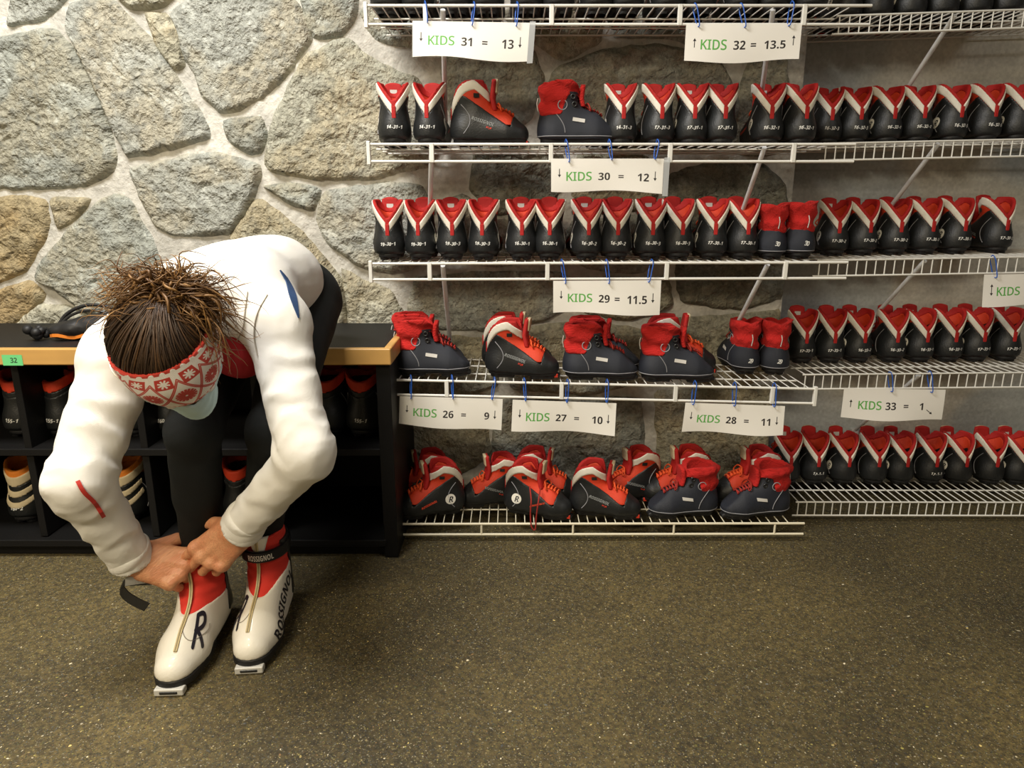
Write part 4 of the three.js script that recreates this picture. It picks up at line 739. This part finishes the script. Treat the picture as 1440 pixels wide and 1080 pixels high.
// red shirt under the open jacket
const trunk = (x, y, z, g) => {
  let d = rc(x, y, z, [-0.60, 0.735, 0.46], [-0.55, 0.74, 0.46], 0.103 + g, 0.103 + g);
  d = smin(d, rc(x, y, z, [-0.61, 0.735, 0.58], [-0.55, 0.748, 0.56], 0.10 + g, 0.10 + g), 0.06);
  d = smin(d, rc(x, y, z, [-0.655, 0.705, 0.74], [-0.535, 0.745, 0.69], 0.088 + g, 0.092 + g), 0.06);
  d = smin(d, rc(x, y, z, [-0.59, 0.73, 0.76], [-0.59, 0.735, 0.86], 0.075 + g, 0.062 + g), 0.04);
  return d;
};
const shirtF = (x, y, z) => smin(trunk(x, y, z, -0.012), rc(x, y, z, [-0.575, 0.675, 0.66], [-0.532, 0.648, 0.765], 0.07, 0.06), 0.04) + 0.003 * noise(x * 22, y * 22, z * 22);
wpart('shirt', net((x, y, z) => Math.max(shirtF(x, y, z), z - 0.86), [-0.78, 0.54, 0.4], [-0.4, 0.86, 0.9], 0.0075), std({ color: lin(0.42, 0.012, 0.02), roughness: 0.8, bumpMap: weave, bumpScale: 0.0004 }));

// jacket
function sleeve(x, y, z, sh, el, wr, r, ph) {
  const seg = (a, b) => { const bx = b[0] - a[0], by = b[1] - a[1], bz = b[2] - a[2]; return ((x - a[0]) * bx + (y - a[1]) * by + (z - a[2]) * bz) / (bx * bx + by * by + bz * bz); };
  const t1 = clamp(seg(sh, el)), t2 = clamp(seg(el, wr));
  let d = smin(rc(x, y, z, sh, el, r[0], r[1]), rc(x, y, z, el, wr, r[1], r[2]), 0.025);
  if (d > 0.03) return d;
  const L = t2 > 0 ? t2 * 0.24 : (t1 - 1) * 0.26, w = noise(x * 16, y * 16, z * 16 + ph);
  const sk = ((x - el[0]) * 0.7 + (z - el[2]) * 0.5) * 60;
  d += 0.003 * Math.exp(-Math.pow((L - 0.015) / 0.08, 2)) * (Math.abs(Math.sin(L * 78 + sk * 0.8 + w * 2.2 + ph)) - 0.6) + 0.0022 * Math.exp(-Math.pow((L + 0.12) / 0.07, 2)) * (Math.abs(Math.sin(L * 46 + sk * 0.6 + w * 2)) - 0.6) + 0.0032 * Math.exp(-Math.pow((L - 0.15) / 0.09, 2)) * (Math.abs(Math.sin(L * 64 + sk * 0.9 + w * 2.4)) - 0.6) + 0.0014 * Math.sin(L * 90 + w * 5 + ph);
  if (t2 > 0.85) d = smin(d, rc(x, y, z, mid(el, wr, 0.9, [0, 0, 0]), wr, r[2] + 0.002, r[2] + 0.0045) + 0.0008 * Math.sin(t2 * 300), 0.008);
  return d;
}
function jacketF(x, y, z) {
  let d = trunk(x, y, z, 0.004);
  d = smin(d, rc(x, y, z, [-0.62, 0.725, 0.735], J.shR, 0.085, 0.064), 0.05); d = smin(d, rc(x, y, z, [-0.56, 0.745, 0.70], J.shL, 0.092, 0.06), 0.05);
  const front = Math.max(Math.abs(x + 0.548 + 0.25 * (z - 0.7)) - 0.035, y - 0.69, 0.6 - z);                 // open front
  d = Math.max(smax(d, -front, 0.012), 0.432 + 0.12 * (y - 0.74) - z);
  d = smin(d, sleeve(x, y, z, J.shR, J.elR, J.wrR, [0.064, 0.055, 0.039], 0.6), 0.035);
  d = smin(d, sleeve(x, y, z, J.shL, J.elL, J.wrL, [0.058, 0.050, 0.038], 2.1), 0.035);
  if (Math.abs(d) < 0.03) d += 0.0028 * fbm(x * 17, y * 22, z * 9, 2) + 0.0022 * Math.sin(x * 40 + z * 60 + 5 * noise(x * 8, y * 8, z * 8)) * sstep(0.72, 0.82, Math.abs(z - 0.2));
  for (const [w, e] of [[J.wrR, J.elR], [J.wrL, J.elL]]) {    // cuffs end at the wrist
    const nx = w[0] - e[0], ny = w[1] - e[1], nz = w[2] - e[2], l = Math.hypot(nx, ny, nz), q = ((x - w[0]) * nx + (y - w[1]) * ny + (z - w[2]) * nz) / l - 0.004;
    if (Math.hypot(x - w[0], y - w[1], z - w[2]) < 0.075) d = Math.max(d, q);
  }
  return d;
}
const jacketMat = phys({ color: lin(0.80, 0.78, 0.73), roughness: 0.78, bumpMap: weave, bumpScale: 0.0003, sheen: 0.2, sheenColor: lin(0.8, 0.8, 0.8) });
const jacket = wpart('jacket', net(jacketF, [-0.9, 0.2, 0.4], [-0.28, 0.9, 1.02], 0.0052), jacketMat, person, 'white zip jacket');
for (const [e, w, ph] of [[J.elR, J.wrR, 0], [J.elL, J.wrL, 2]]) {   // ribbed cuffs
  const a = mid(e, w, 0.84, [0, 0, 0]), b = mid(e, w, 1.03, [0, 0, 0]), L = Math.hypot(b[0] - a[0], b[1] - a[1], b[2] - a[2]);
  const cuff = (x, y, z) => { const t = ((x - a[0]) * (b[0] - a[0]) + (y - a[1]) * (b[1] - a[1]) + (z - a[2]) * (b[2] - a[2])) / L / L, ax = Math.hypot(x - lerp(a[0], b[0], t), y - lerp(a[1], b[1], t), z - lerp(a[2], b[2], t)); return smax(ax - 0.043 - 0.0022 * Math.sin(t * 7 + ph + x * 60), Math.max(-t, t - 1) * L, 0.008); };
  wpart('cuff', net(cuff, w.map((v) => v - 0.09), w.map((v) => v + 0.09), 0.0042), jacketMat, jacket);
}
const rayTo = (px, py) => P(px, py, 0.4).sub(camera.position).normalize();
const onJacket = (px, py, off = 0.0012) => march(jacketF, camera.position, rayTo(px, py), off, 2.6);
function stripe(name, path, hw, m, label) {
  const pts = path.map(([x, y]) => onJacket(x, y)), ac = pts.map((p, i) => V().crossVectors(grad(jacketF, p, 0.004), V().subVectors(pts[Math.min(i + 1, pts.length - 1)], pts[Math.max(i - 1, 0)]).normalize()));
  wpart(name, ribbon(pts, ac, hw, 0.0024), m, jacket, label);
}
const curve2 = (pts, n) => { const c = new THREE.CatmullRomCurve3(pts.map(([x, y]) => V(x, y, 0))); return c.getPoints(n).map((p) => [p.x, p.y]); };
stripe('side_stripe', curve2([[394, 380], [406, 398], [413, 420], [420, 447]], 14), Array.from({ length: 15 }, (_, i) => 0.0008 + 0.0072 * Math.sin(Math.PI * clamp(i / 14)) ), std({ color: lin(0.014, 0.045, 0.125), roughness: 0.8 }), 'dark blue stripe');
stripe('sleeve_stripe', curve2([[109, 676], [118, 692], [133, 707], [146, 727]], 18), 0.0034, std({ color: lin(0.5, 0.03, 0.02), roughness: 0.7 }), 'red sleeve stripe');
for (const s of [[[348, 410], [344, 440], [341, 462], [330, 486]], [[376, 414], [362, 440], [357, 470], [362, 500]]]) stripe('seam', curve2(s, 16), 0.0008, std({ color: lin(0.42, 0.38, 0.32), roughness: 0.9 }));

// headband with a knitted snowflake pattern
const bandTex = canvasTex(1024, 256, (g, w, h) => {
  g.fillStyle = '#efeae4'; g.fillRect(0, 0, w, h); g.fillStyle = '#c23a2c'; 
  const line = (x0, y0, x1, y1, w) => { g.lineWidth = w; g.beginPath(); g.moveTo(x0, y0); g.lineTo(x1, y1); g.stroke(); };
  g.strokeStyle = '#c23a2c';
  for (let k = 0; k <= 11; k++) {
    const s = 1024 / 11, cx = (k + 0.5) * s, cy = 142, r = s / 2;
    for (const o of [-5, 5]) { line(cx - r, cy + o, cx, cy - 82 + o, 4); line(cx, cy - 82 + o, cx + r, cy + o, 4); line(cx - r, cy + o, cx, cy + 82 + o, 4); line(cx, cy + 82 + o, cx + r, cy + o, 4); }
    for (let q = 0; q < 8; q++) { const an = (q + 0.5) * Math.PI / 4; for (const d of [-0.2, 0.2]) line(cx + 4 * Math.cos(an), cy + 4 * Math.sin(an), cx + 30 * Math.cos(an + d), cy + 30 * Math.sin(an + d), 8); }
    for (const yy of [cy - 82, cy + 82]) { g.fillRect(cx - r - 30, yy - 24, 60, 52); }
    g.strokeStyle = '#efeae4'; for (const yy of [cy - 80, cy + 78]) for (let q = 0; q < 8; q++) { const an = (q + 0.5) * Math.PI / 4; line(cx - r, yy, cx - r + 22 * Math.cos(an), yy + 20 * Math.sin(an), 7); } g.strokeStyle = '#c23a2c';
  }
  g.fillRect(0, 0, w, 18); g.fillRect(0, 238, w, 18); g.fillStyle = '#efeae4'; for (let x = 0; x < w; x += 46) { g.beginPath(); g.arc(x, 17, 12, 0, 7); g.fill(); }
});
const knit = dataTex(256, (i) => { const x = i % 256, y = i / 256 | 0, v = 128 + 80 * Math.abs(Math.sin(x * Math.PI / 16 + (y % 16) / 16 * 1.5)) - 40 * Math.cos(y * 2 * Math.PI / 16); return [v, v, v]; }, 1, false);
knit.repeat.set(14, 4);
const bandTop = (b) => 0.03 + 0.9 * b, bandLow = (b) => -0.040 + 0.10 * b;
const bandF = (x, y, z) => { const [a, b, c] = toHead(x, y, z), s = skull(a, b, c), up = c - bandTop(b), dn = bandLow(b) - c; return Math.max(s - 0.0085 - 0.002 * Math.exp(-Math.pow(up / 0.006, 2)), -(s - 0.001), smax(up, dn, 0.004)); };
{
  const g = net(bandF, [HC.x - 0.14, HC.y - 0.14, HC.z - 0.14], [HC.x + 0.14, HC.y + 0.14, HC.z + 0.14], 0.0036), p = g.attributes.position, uv = g.attributes.uv;
  for (let i = 0; i < p.count; i++) { const [a, b, c] = toHead(p.getX(i), p.getY(i), p.getZ(i)); uv.setXY(i, 0.5 + Math.atan2(a, b) / (2 * Math.PI), clamp((c - bandLow(b)) / (bandTop(b) - bandLow(b)), 0.01, 0.99)); }
  wpart('headband', g, phys({ map: bandTex, bumpMap: knit, bumpScale: 0.0012, roughness: 0.95, sheen: 0.3, sheenColor: lin(0.8, 0.7, 0.7) }), person, 'red and white knitted snowflake headband');
}
// face mask
const maskF = (x, y, z) => { const [a, b, c] = toHead(x, y, z), s = headLocal(a, b, c); return Math.max(smin(s, rc(a, b, c, [0, 0.084, -0.05], [0, 0.08, -0.09], 0.022, 0.02), 0.03) - 0.006 - 0.0012 * Math.sin(c * 420), -(s - 0.003), c + 0.016 - 0.1 * Math.abs(a), -0.118 - c, Math.abs(a) - 0.066, 0.028 - b); };
const mask = wpart('face_mask', net(maskF, [HC.x - 0.17, HC.y - 0.19, HC.z - 0.19], [HC.x + 0.19, HC.y + 0.15, HC.z + 0.15], 0.0036), std({ color: lin(0.52, 0.70, 0.74), roughness: 0.85 }), person, 'pale blue disposable face mask');
for (const q of [-1, 1]) wpart('ear_loop', tube([fromHead(q * 0.067, 0.035, -0.035), fromHead(q * 0.086, 0.005, -0.015), fromHead(q * 0.088, -0.022, -0.03), fromHead(q * 0.085, -0.01, -0.06), fromHead(q * 0.066, 0.035, -0.1)], 0.0015, 20, 5), M.white, mask);

// hair: dark cap, combed locks and a loose curly bun
const hairMat = phys({ vertexColors: true, roughness: 0.5 });
const hair = wpart('hair', net((x, y, z) => { const [a, b, c] = toHead(x, y, z), s = skull(a, b, c); return Math.max(s - 0.0045 + 0.0012 * noise(a * 160, b * 60, c * 60), -(s + 0.003), bandTop(b) - 0.014 - c); }, [HC.x - 0.14, HC.y - 0.14, HC.z - 0.14], [HC.x + 0.14, HC.y + 0.14, HC.z + 0.14], 0.0042), std({ color: lin(0.012, 0.007, 0.005), roughness: 0.6 }), person, 'brown hair gathered in a messy bun');
{
  const BUN = P(234, 414, 1.005), pos = [], nor = [], col = [], idx = [];
  function lock(pts, r, c0, c1) {
    const N = pts.length, b0 = pos.length / 3, S = 4;
    for (let i = 0; i < N; i++) {
      const t = V().subVectors(pts[Math.min(i + 1, N - 1)], pts[Math.max(i - 1, 0)]).normalize(), a = V(0.3, 0.5, 0.8).cross(t).normalize(), b = V().crossVectors(t, a), w = r * (i === 0 ? 0.7 : 1 - 0.85 * Math.pow(i / (N - 1), 2.5));
      for (let k = 0; k < S; k++) { const q = k / S * 2 * Math.PI, n = a.clone().multiplyScalar(Math.cos(q)).addScaledVector(b, Math.sin(q)); pos.push(pts[i].x + n.x * w, pts[i].y + n.y * w, pts[i].z + n.z * w); nor.push(n.x, n.y, n.z); const u = i / (N - 1); col.push(lerp(c0[0], c1[0], u), lerp(c0[1], c1[1], u), lerp(c0[2], c1[2], u)); }
      if (i < N - 1) for (let k = 0; k < S; k++) { const p = b0 + i * S + k, q = b0 + i * S + (k + 1) % S; idx.push(p, q, q + S, p, q + S, p + S); }
    }
  }
  const bh = toHead(BUN.x, BUN.y, BUN.z), bn = Math.hypot(...bh), dark = [0.014, 0.008, 0.005], brown = [0.16, 0.078, 0.03], gold = [0.5, 0.28, 0.09], mixc = (t) => (t < 0.5 ? mix3(dark, brown, t * 2) : mix3(brown, gold, t * 2 - 1));
  for (let k = 0; k < 620; k++) {   // locks combed from the band's edge to the bun
    const ph = rr(0, 2 * Math.PI); let a = Math.sin(ph) * 0.073, b = Math.cos(ph) * 0.091, c = bandTop(b) - 0.012; const pts = [], w = rr(-0.25, 0.25), off = rr(0.002, 0.010), j = rr(0, 9);
    let l = Math.hypot(a / 0.073, b / 0.091, c / 0.082); a /= l; b /= l; c /= l;
    for (let i = 0; i <= 9; i++) {
      const t = i / 9, q = t * t * (3 - 2 * t) * 0.96; let x = lerp(a, bh[0] + w * 0.05, q) + 0.004 * Math.sin(t * 5 + j), y = lerp(b, bh[1] + w * 0.03, q), z = lerp(c, bh[2], q) + 0.05 * Math.sin(Math.PI * t);
      const s = Math.hypot(x / 0.073, y / 0.091, z / 0.082), want = 1 + (lerp(-0.004, off, sstep(0.0, 0.14, t)) + 0.012 * q) / 0.083; x *= want / s; y *= want / s; z *= want / s; pts.push(fromHead(x, y, z));
    }
    lock(pts, rr(0.0009, 0.0021), mixc(rnd() < 0.1 ? rr(0.2, 0.4) : rr(0, 0.08)), mixc(rr(0.02, 0.36)));
  }
  const right = V(0.92, -0.05, -0.4), up = V(-0.06, 0.98, -0.2), out = V(0.43, 0.2, 0.88);
  for (let k = 0; k < 1150; k++) {   // loose curls around the bun
    const loose = k > 430, u = rnd(); let an = u < 0.42 ? rr(-1.25, 0.5) : u < 0.72 ? rr(2.5, 3.7) : rr(0.4, 2.7);
    const L = (loose ? rr(0.06, 0.145) : rr(0.03, 0.075)) * (an > 0.6 && an < 2.4 ? 0.68 : an < -0.2 ? 1.25 : 1), dir = right.clone().multiplyScalar(Math.cos(an)).addScaledVector(up, Math.sin(an)).normalize(), side = V().crossVectors(dir, out).normalize();
    const p0 = BUN.clone().addScaledVector(right, rr(-0.028, 0.032)).addScaledVector(up, rr(-0.02, 0.024)).addScaledVector(out, rr(-0.02, 0.018)), rad = loose ? rr(0.008, 0.024) : rr(0.006, 0.014), tw = rr(2.4, 6.5) * (rnd() < 0.5 ? -1 : 1), f0 = rr(0, 6.3), lift = rr(0.0, 0.035), pts = [];
    for (let i = 0; i <= 11; i++) { const t = i / 11, g = rad * (0.25 + t); pts.push(p0.clone().addScaledVector(dir, L * t * (1 - 0.25 * t)).addScaledVector(side, g * Math.sin(tw * t + f0) - rad * 0.25 * Math.sin(f0)).addScaledVector(out, g * Math.cos(tw * t + f0) + lift * Math.sin(Math.PI * t) - 0.02 * t * t).addScaledVector(up, -0.02 * t * t)); }
    const m = rr(0.2, 0.75); lock(pts, loose ? rr(0.0005, 0.0015) : rr(0.0014, 0.0032), mixc(m * 0.7), mixc(Math.min(1, m + 0.2)));
  }
  const g = new THREE.BufferGeometry(); g.setAttribute('position', new THREE.Float32BufferAttribute(pos, 3)); g.setAttribute('normal', new THREE.Float32BufferAttribute(nor, 3)); g.setAttribute('color', new THREE.Float32BufferAttribute(col, 3)); g.setIndex(idx);
  const m = wpart('hair_locks', g, hairMat, hair, 'curly brown locks'); m.userData.kind = 'stuff';
  const tie = new THREE.TorusGeometry(0.022, 0.005, 8, 24); tie.lookAt(V().subVectors(BUN, HC)); const tp = HC.clone().lerp(BUN, 1.02); tie.translate(tp.x, tp.y, tp.z); wpart('hair_tie', tie, std({ color: lin(0.3, 0.15, 0.04), roughness: 0.8 }), hair);
}

// racing boots worn by the person: sole on y = 0, heel at the origin, toe towards +z
function raceBase(x, y, s) {
  let d = rc(x * 1.3, y, s, [0, 0.05, 0.042], [0, 0.05, 0.13], 0.042, 0.042);
  d = smin(d, rc(x * 1.06, y * 1.05, s, [0, 0.045, 0.13], [0, 0.043, 0.205], 0.042, 0.041), 0.03);
  d = smin(d, rc(x * 0.96, y, s, [0, 0.042, 0.205], [0, 0.036, 0.252], 0.039, 0.032), 0.03);
  d = smin(d, rc(x * 1.22, y, s, [0, 0.115, 0.085], [0, 0.062, 0.19], 0.043, 0.03), 0.035);
  const t = clamp((y - 0.05) / 0.17), sc = 0.066 + 0.016 * t, a = 0.056 + 0.004 * t, b = 0.036 + 0.006 * t;
  d = smin(d, Math.max((Math.hypot((s - sc) / a, x / b) - 1) * 0.043, 0.04 - y, y - 0.235), 0.03);
  return Math.max(d, 0.014 - y);
}
const whiteBoot = phys({ color: lin(0.80, 0.76, 0.66), roughness: 0.42, clearcoat: 0.15, bumpMap: fineBump, bumpScale: 0.0002 });
const gaiterMat = std({ color: lin(0.72, 0.035, 0.02), roughness: 0.75, bumpMap: weave, bumpScale: 0.0004 });
const rTex = (flip) => canvasTex(256, 256, (g, w, h) => { g.clearRect(0, 0, w, h); if (flip) { g.translate(w, 0); g.scale(-1, 1); } g.strokeStyle = '#1d1b26'; g.lineWidth = 33; g.lineCap = 'round'; g.lineJoin = 'round'; g.beginPath(); g.moveTo(70, 236); g.quadraticCurveTo(112, 120, 128, 28); g.quadraticCurveTo(214, -6, 206, 66); g.quadraticCurveTo(196, 118, 100, 134); g.moveTo(122, 138); g.quadraticCurveTo(160, 176, 176, 238); g.stroke(); });
const letterTex = canvasTex(1024, 200, (g, w, h) => { g.clearRect(0, 0, w, h); g.font = 'bold 176px sans-serif'; g.fillStyle = '#1d1b24'; g.textBaseline = 'middle'; g.textAlign = 'center'; g.save(); g.translate(w / 2, h / 2); g.scale(0.92, 1); g.fillText('ROSSIGNOL', 0, 6); g.restore(); });
const strapTex = canvasTex(1024, 128, (g, w, h) => { g.fillStyle = '#17161a'; g.fillRect(0, 0, w, h); g.fillStyle = '#e8e4dc'; g.font = 'bold 104px sans-serif'; g.textBaseline = 'middle'; g.textAlign = 'center'; g.fillText('ROSSIGNOL', w / 2, h / 2 + 4); });
function raceBoot(foot, side, closed, label) {   // side: +1 = the person's left foot
  const b = new THREE.Group(); b.name = 'ski_boot'; b.userData.label = label; b.position.copy(foot.p).sub(ORIGIN); b.rotation.y = foot.turn; person.add(b);
  const f = (x, y, z) => raceBase(x, y, z), lo = [-0.07, -0.004, -0.012], hi = [0.07, 0.25, 0.3], H = 0.0036;
  const cav = (x, y, z) => Math.max(raceBase(x, y, z) + 0.008, 0.19 - y);
  const edge = (x, z) => 0.108 + (side > 0 ? 0.10 : -0.12) * Math.max(0, 0.14 - z) + (side > 0 ? 0.55 : 1.1) * Math.max(0, x * side - 0.012);   // white shell rises on the outer side
  part('shell', net((x, y, z) => Math.max(f(x, y, z) - 0.0035, (y - edge(x, z)) * 0.8, 0.029 - y), lo, hi, H), whiteBoot, b, 'white shell');
  part('gaiter', net((x, y, z) => Math.max(f(x, y, z) - 0.0005 + 0.001 * Math.sin(y * 260 + x * 60), edge(x, z) - 0.012 - y, -cav(x, y, z), y - 0.218 - 0.3 * Math.abs(x) * (z > 0.08 ? 1 : 0)), lo, hi, H), gaiterMat, b, 'red gaiter');
  part('cuff', net((x, y, z) => Math.max(f(x, y, z) - 0.0065, -(f(x, y, z) + 0.001), 0.045 - y, y - 0.205, z - 0.062 - 0.05 * sstep(0.15, 0.2, y), -cav(x, y, z)), lo, hi, H), M.hook, b, 'black heel cuff');
  const fp = (x, s) => { let d = 1e9; for (const [c, r, k] of [[0.04, 0.031, 1], [0.09, 0.028, 1], [0.15, 0.034, 0.95], [0.2, 0.038, 0.92], [0.25, 0.031, 0.95]]) d = smin(d, Math.hypot(x * k, s - c) - r, 0.03); return d; };
  part('sole', net((x, y, z) => Math.max(fp(x, z) - 0.006, Math.abs(y - 0.021) - 0.0095, -Math.max(0.02 - z, 0) - 1, -1), lo, hi, H), M.soleBlack, b);
  part('toe_bar', merge([rbox(0.056, 0.015, 0.02, 0, 0.0095, 0.2815, 0.003), rbox(0.05, 0.006, 0.006, 0, 0.003, 0.286, 0.002)]), std({ color: lin(0.55, 0.54, 0.5), roughness: 0.4 }), b, 'pale plate under the toe');
  part('toe_slot', rbox(0.034, 0.006, 0.004, 0, 0.0095, 0.291, 0.0015), M.hook, b);
  part('heel_plate', rbox(0.036, 0.014, 0.05, 0, 0.007, 0.035, 0.003), M.soleBlack, b);
  const zz = []; for (let k = 0; k <= 14; k++) { const t = k / 14, z0 = lerp(0.226, 0.135, t), y0 = lerp(0.055, 0.21, t), x0 = -side * lerp(0.006, 0.002, t); zz.push(march(f, V(x0, y0 + 0.05, z0 + 0.08), V(0, -0.5, -0.85).normalize(), 0.005, 0.25)); }
  const za = zz.map(() => V(1, 0, 0));
  const zp = part('zipper', ribbon(zz, za, 0.0034, 0.003), std({ color: lin(0.62, 0.5, 0.26), roughness: 0.6 }), b, 'pale yellow zipper');
  part('zipper_teeth', ribbon(zz.map((p) => p.clone().add(V(0, 0.001, 0.0012))), za, 0.0012, 0.0026), std({ color: lin(0.3, 0.24, 0.12), roughness: 0.5 }), b);
  const q = side < 0 ? 1 : -1;   // R emblem on the side that faces the middle
  part('emblem', patch(f, V(q * 0.027, 0.078, 0.193), V(0.86, -0.02 * q, -0.5 * q).normalize(), V(-0.36 * q * 0.5, 0.68, -0.72).normalize(), 0.046, 0.08, 10, 12, 0.0046), std({ map: rTex(side > 0), transparent: true, alphaTest: 0.3, roughness: 0.5 }), b, 'black letter R emblem');
  const panel = []; for (let k = 0; k <= 16; k++) { const t = k / 16 * Math.PI * 1.15 - 0.4; panel.push(march(f, V(q * (0.022 + 0.02 * Math.cos(t)), 0.25, 0.182 + 0.048 * Math.sin(t) * 1.0), V(0, -1, 0), 0.004, 0.24)); }
  part('seam', tube(panel, 0.0008, 28, 4), std({ color: lin(0.3, 0.27, 0.22) }), b);
  const o = -q;   // big lettering up the outer side
  part('lettering', patch(f, V(o * 0.04, 0.074, 0.150), V(0.12 * o, 0.42, -0.9).normalize(), V(-o * 0.45, 0.8, 0.36).normalize().multiplyScalar(o > 0 ? 1 : 1), 0.2, 0.042, 26, 8, 0.0046), std({ map: letterTex, transparent: true, alphaTest: 0.3, roughness: 0.5 }), b, 'large black lettering');
  const ring = (y, lift) => { const r = []; for (let k = 0; k < 36; k++) { const t = k / 36 * 2 * Math.PI - Math.PI / 2; r.push(march(f, V(Math.cos(t) * 0.12 , y, 0.078 + Math.sin(t) * 0.14), V(-Math.cos(t) * 0.12, 0, -Math.sin(t) * 0.14).normalize(), lift, 0.2)); } r.push(r[0].clone()); return r; };
  if (closed) {
    const r = ring(0.182, 0.009).map((p) => V(p.x, p.y + 0.06 * (p.z - 0.078), p.z)); part('strap', ribbon(r, r.map(() => V(0, 1, 0)), 0.013, 0.004), M.hook, b, 'black ankle strap');
    part('strap_lettering', patch((x, y, z) => f(x, y, z) - 0.009, V(0.004, 0.186, 0.12), V(1, 0, 0), V(0, 1, 0), 0.092, 0.023, 20, 3, 0.0034), std({ map: strapTex, roughness: 0.6 }), b, 'white lettering on black');
    part('tongue', net((x, y, z) => Math.max(Math.abs(f(x, y, z) - 0.001) - 0.0035, Math.abs(x) - 0.01 - 0.3 * (y - 0.19), 0.195 - y, 0.09 - z, y - 0.229), lo, hi, 0.003), M.white, b, 'white inner tongue');
  }
  return b;
}
raceBoot(footR, -1, false, 'white racing boot being closed, strap hanging open');
raceBoot(footL, 1, true, 'white racing boot with the ankle strap closed');
{ // open strap of the right boot, passing through the hand
  const p = [P(300, 802, 0.74), P(280, 804, 0.765), P(262, 808, 0.78), P(238, 814, 0.79), P(212, 816, 0.83), P(190, 817, 0.845), P(175, 819, 0.85), P(171, 828, 0.845), P(178, 838, 0.84), P(192, 847, 0.84), P(207, 854, 0.842)];
  const c = new THREE.CatmullRomCurve3(p).getPoints(40), n = c.length;
  wpart('open_strap', ribbon(c, c.map((_, i) => V(0.25, 0.9, 0.2).lerp(V(0.6, 0.75, 0.15), i / n)), 0.0125, 0.0025), M.hook, person, 'loose black boot strap');
  const e = new THREE.CatmullRomCurve3([P(206, 814, 0.837), P(190, 816, 0.851), P(176, 818, 0.856)]).getPoints(8); wpart('strap_patch', ribbon(e, e.map(() => V(0.25, 0.9, 0.2)), 0.011, 0.002), std({ color: lin(0.35, 0.34, 0.32), roughness: 0.4 }), person, 'grey reflective strap patch');
}
renderer.render(scene, camera);
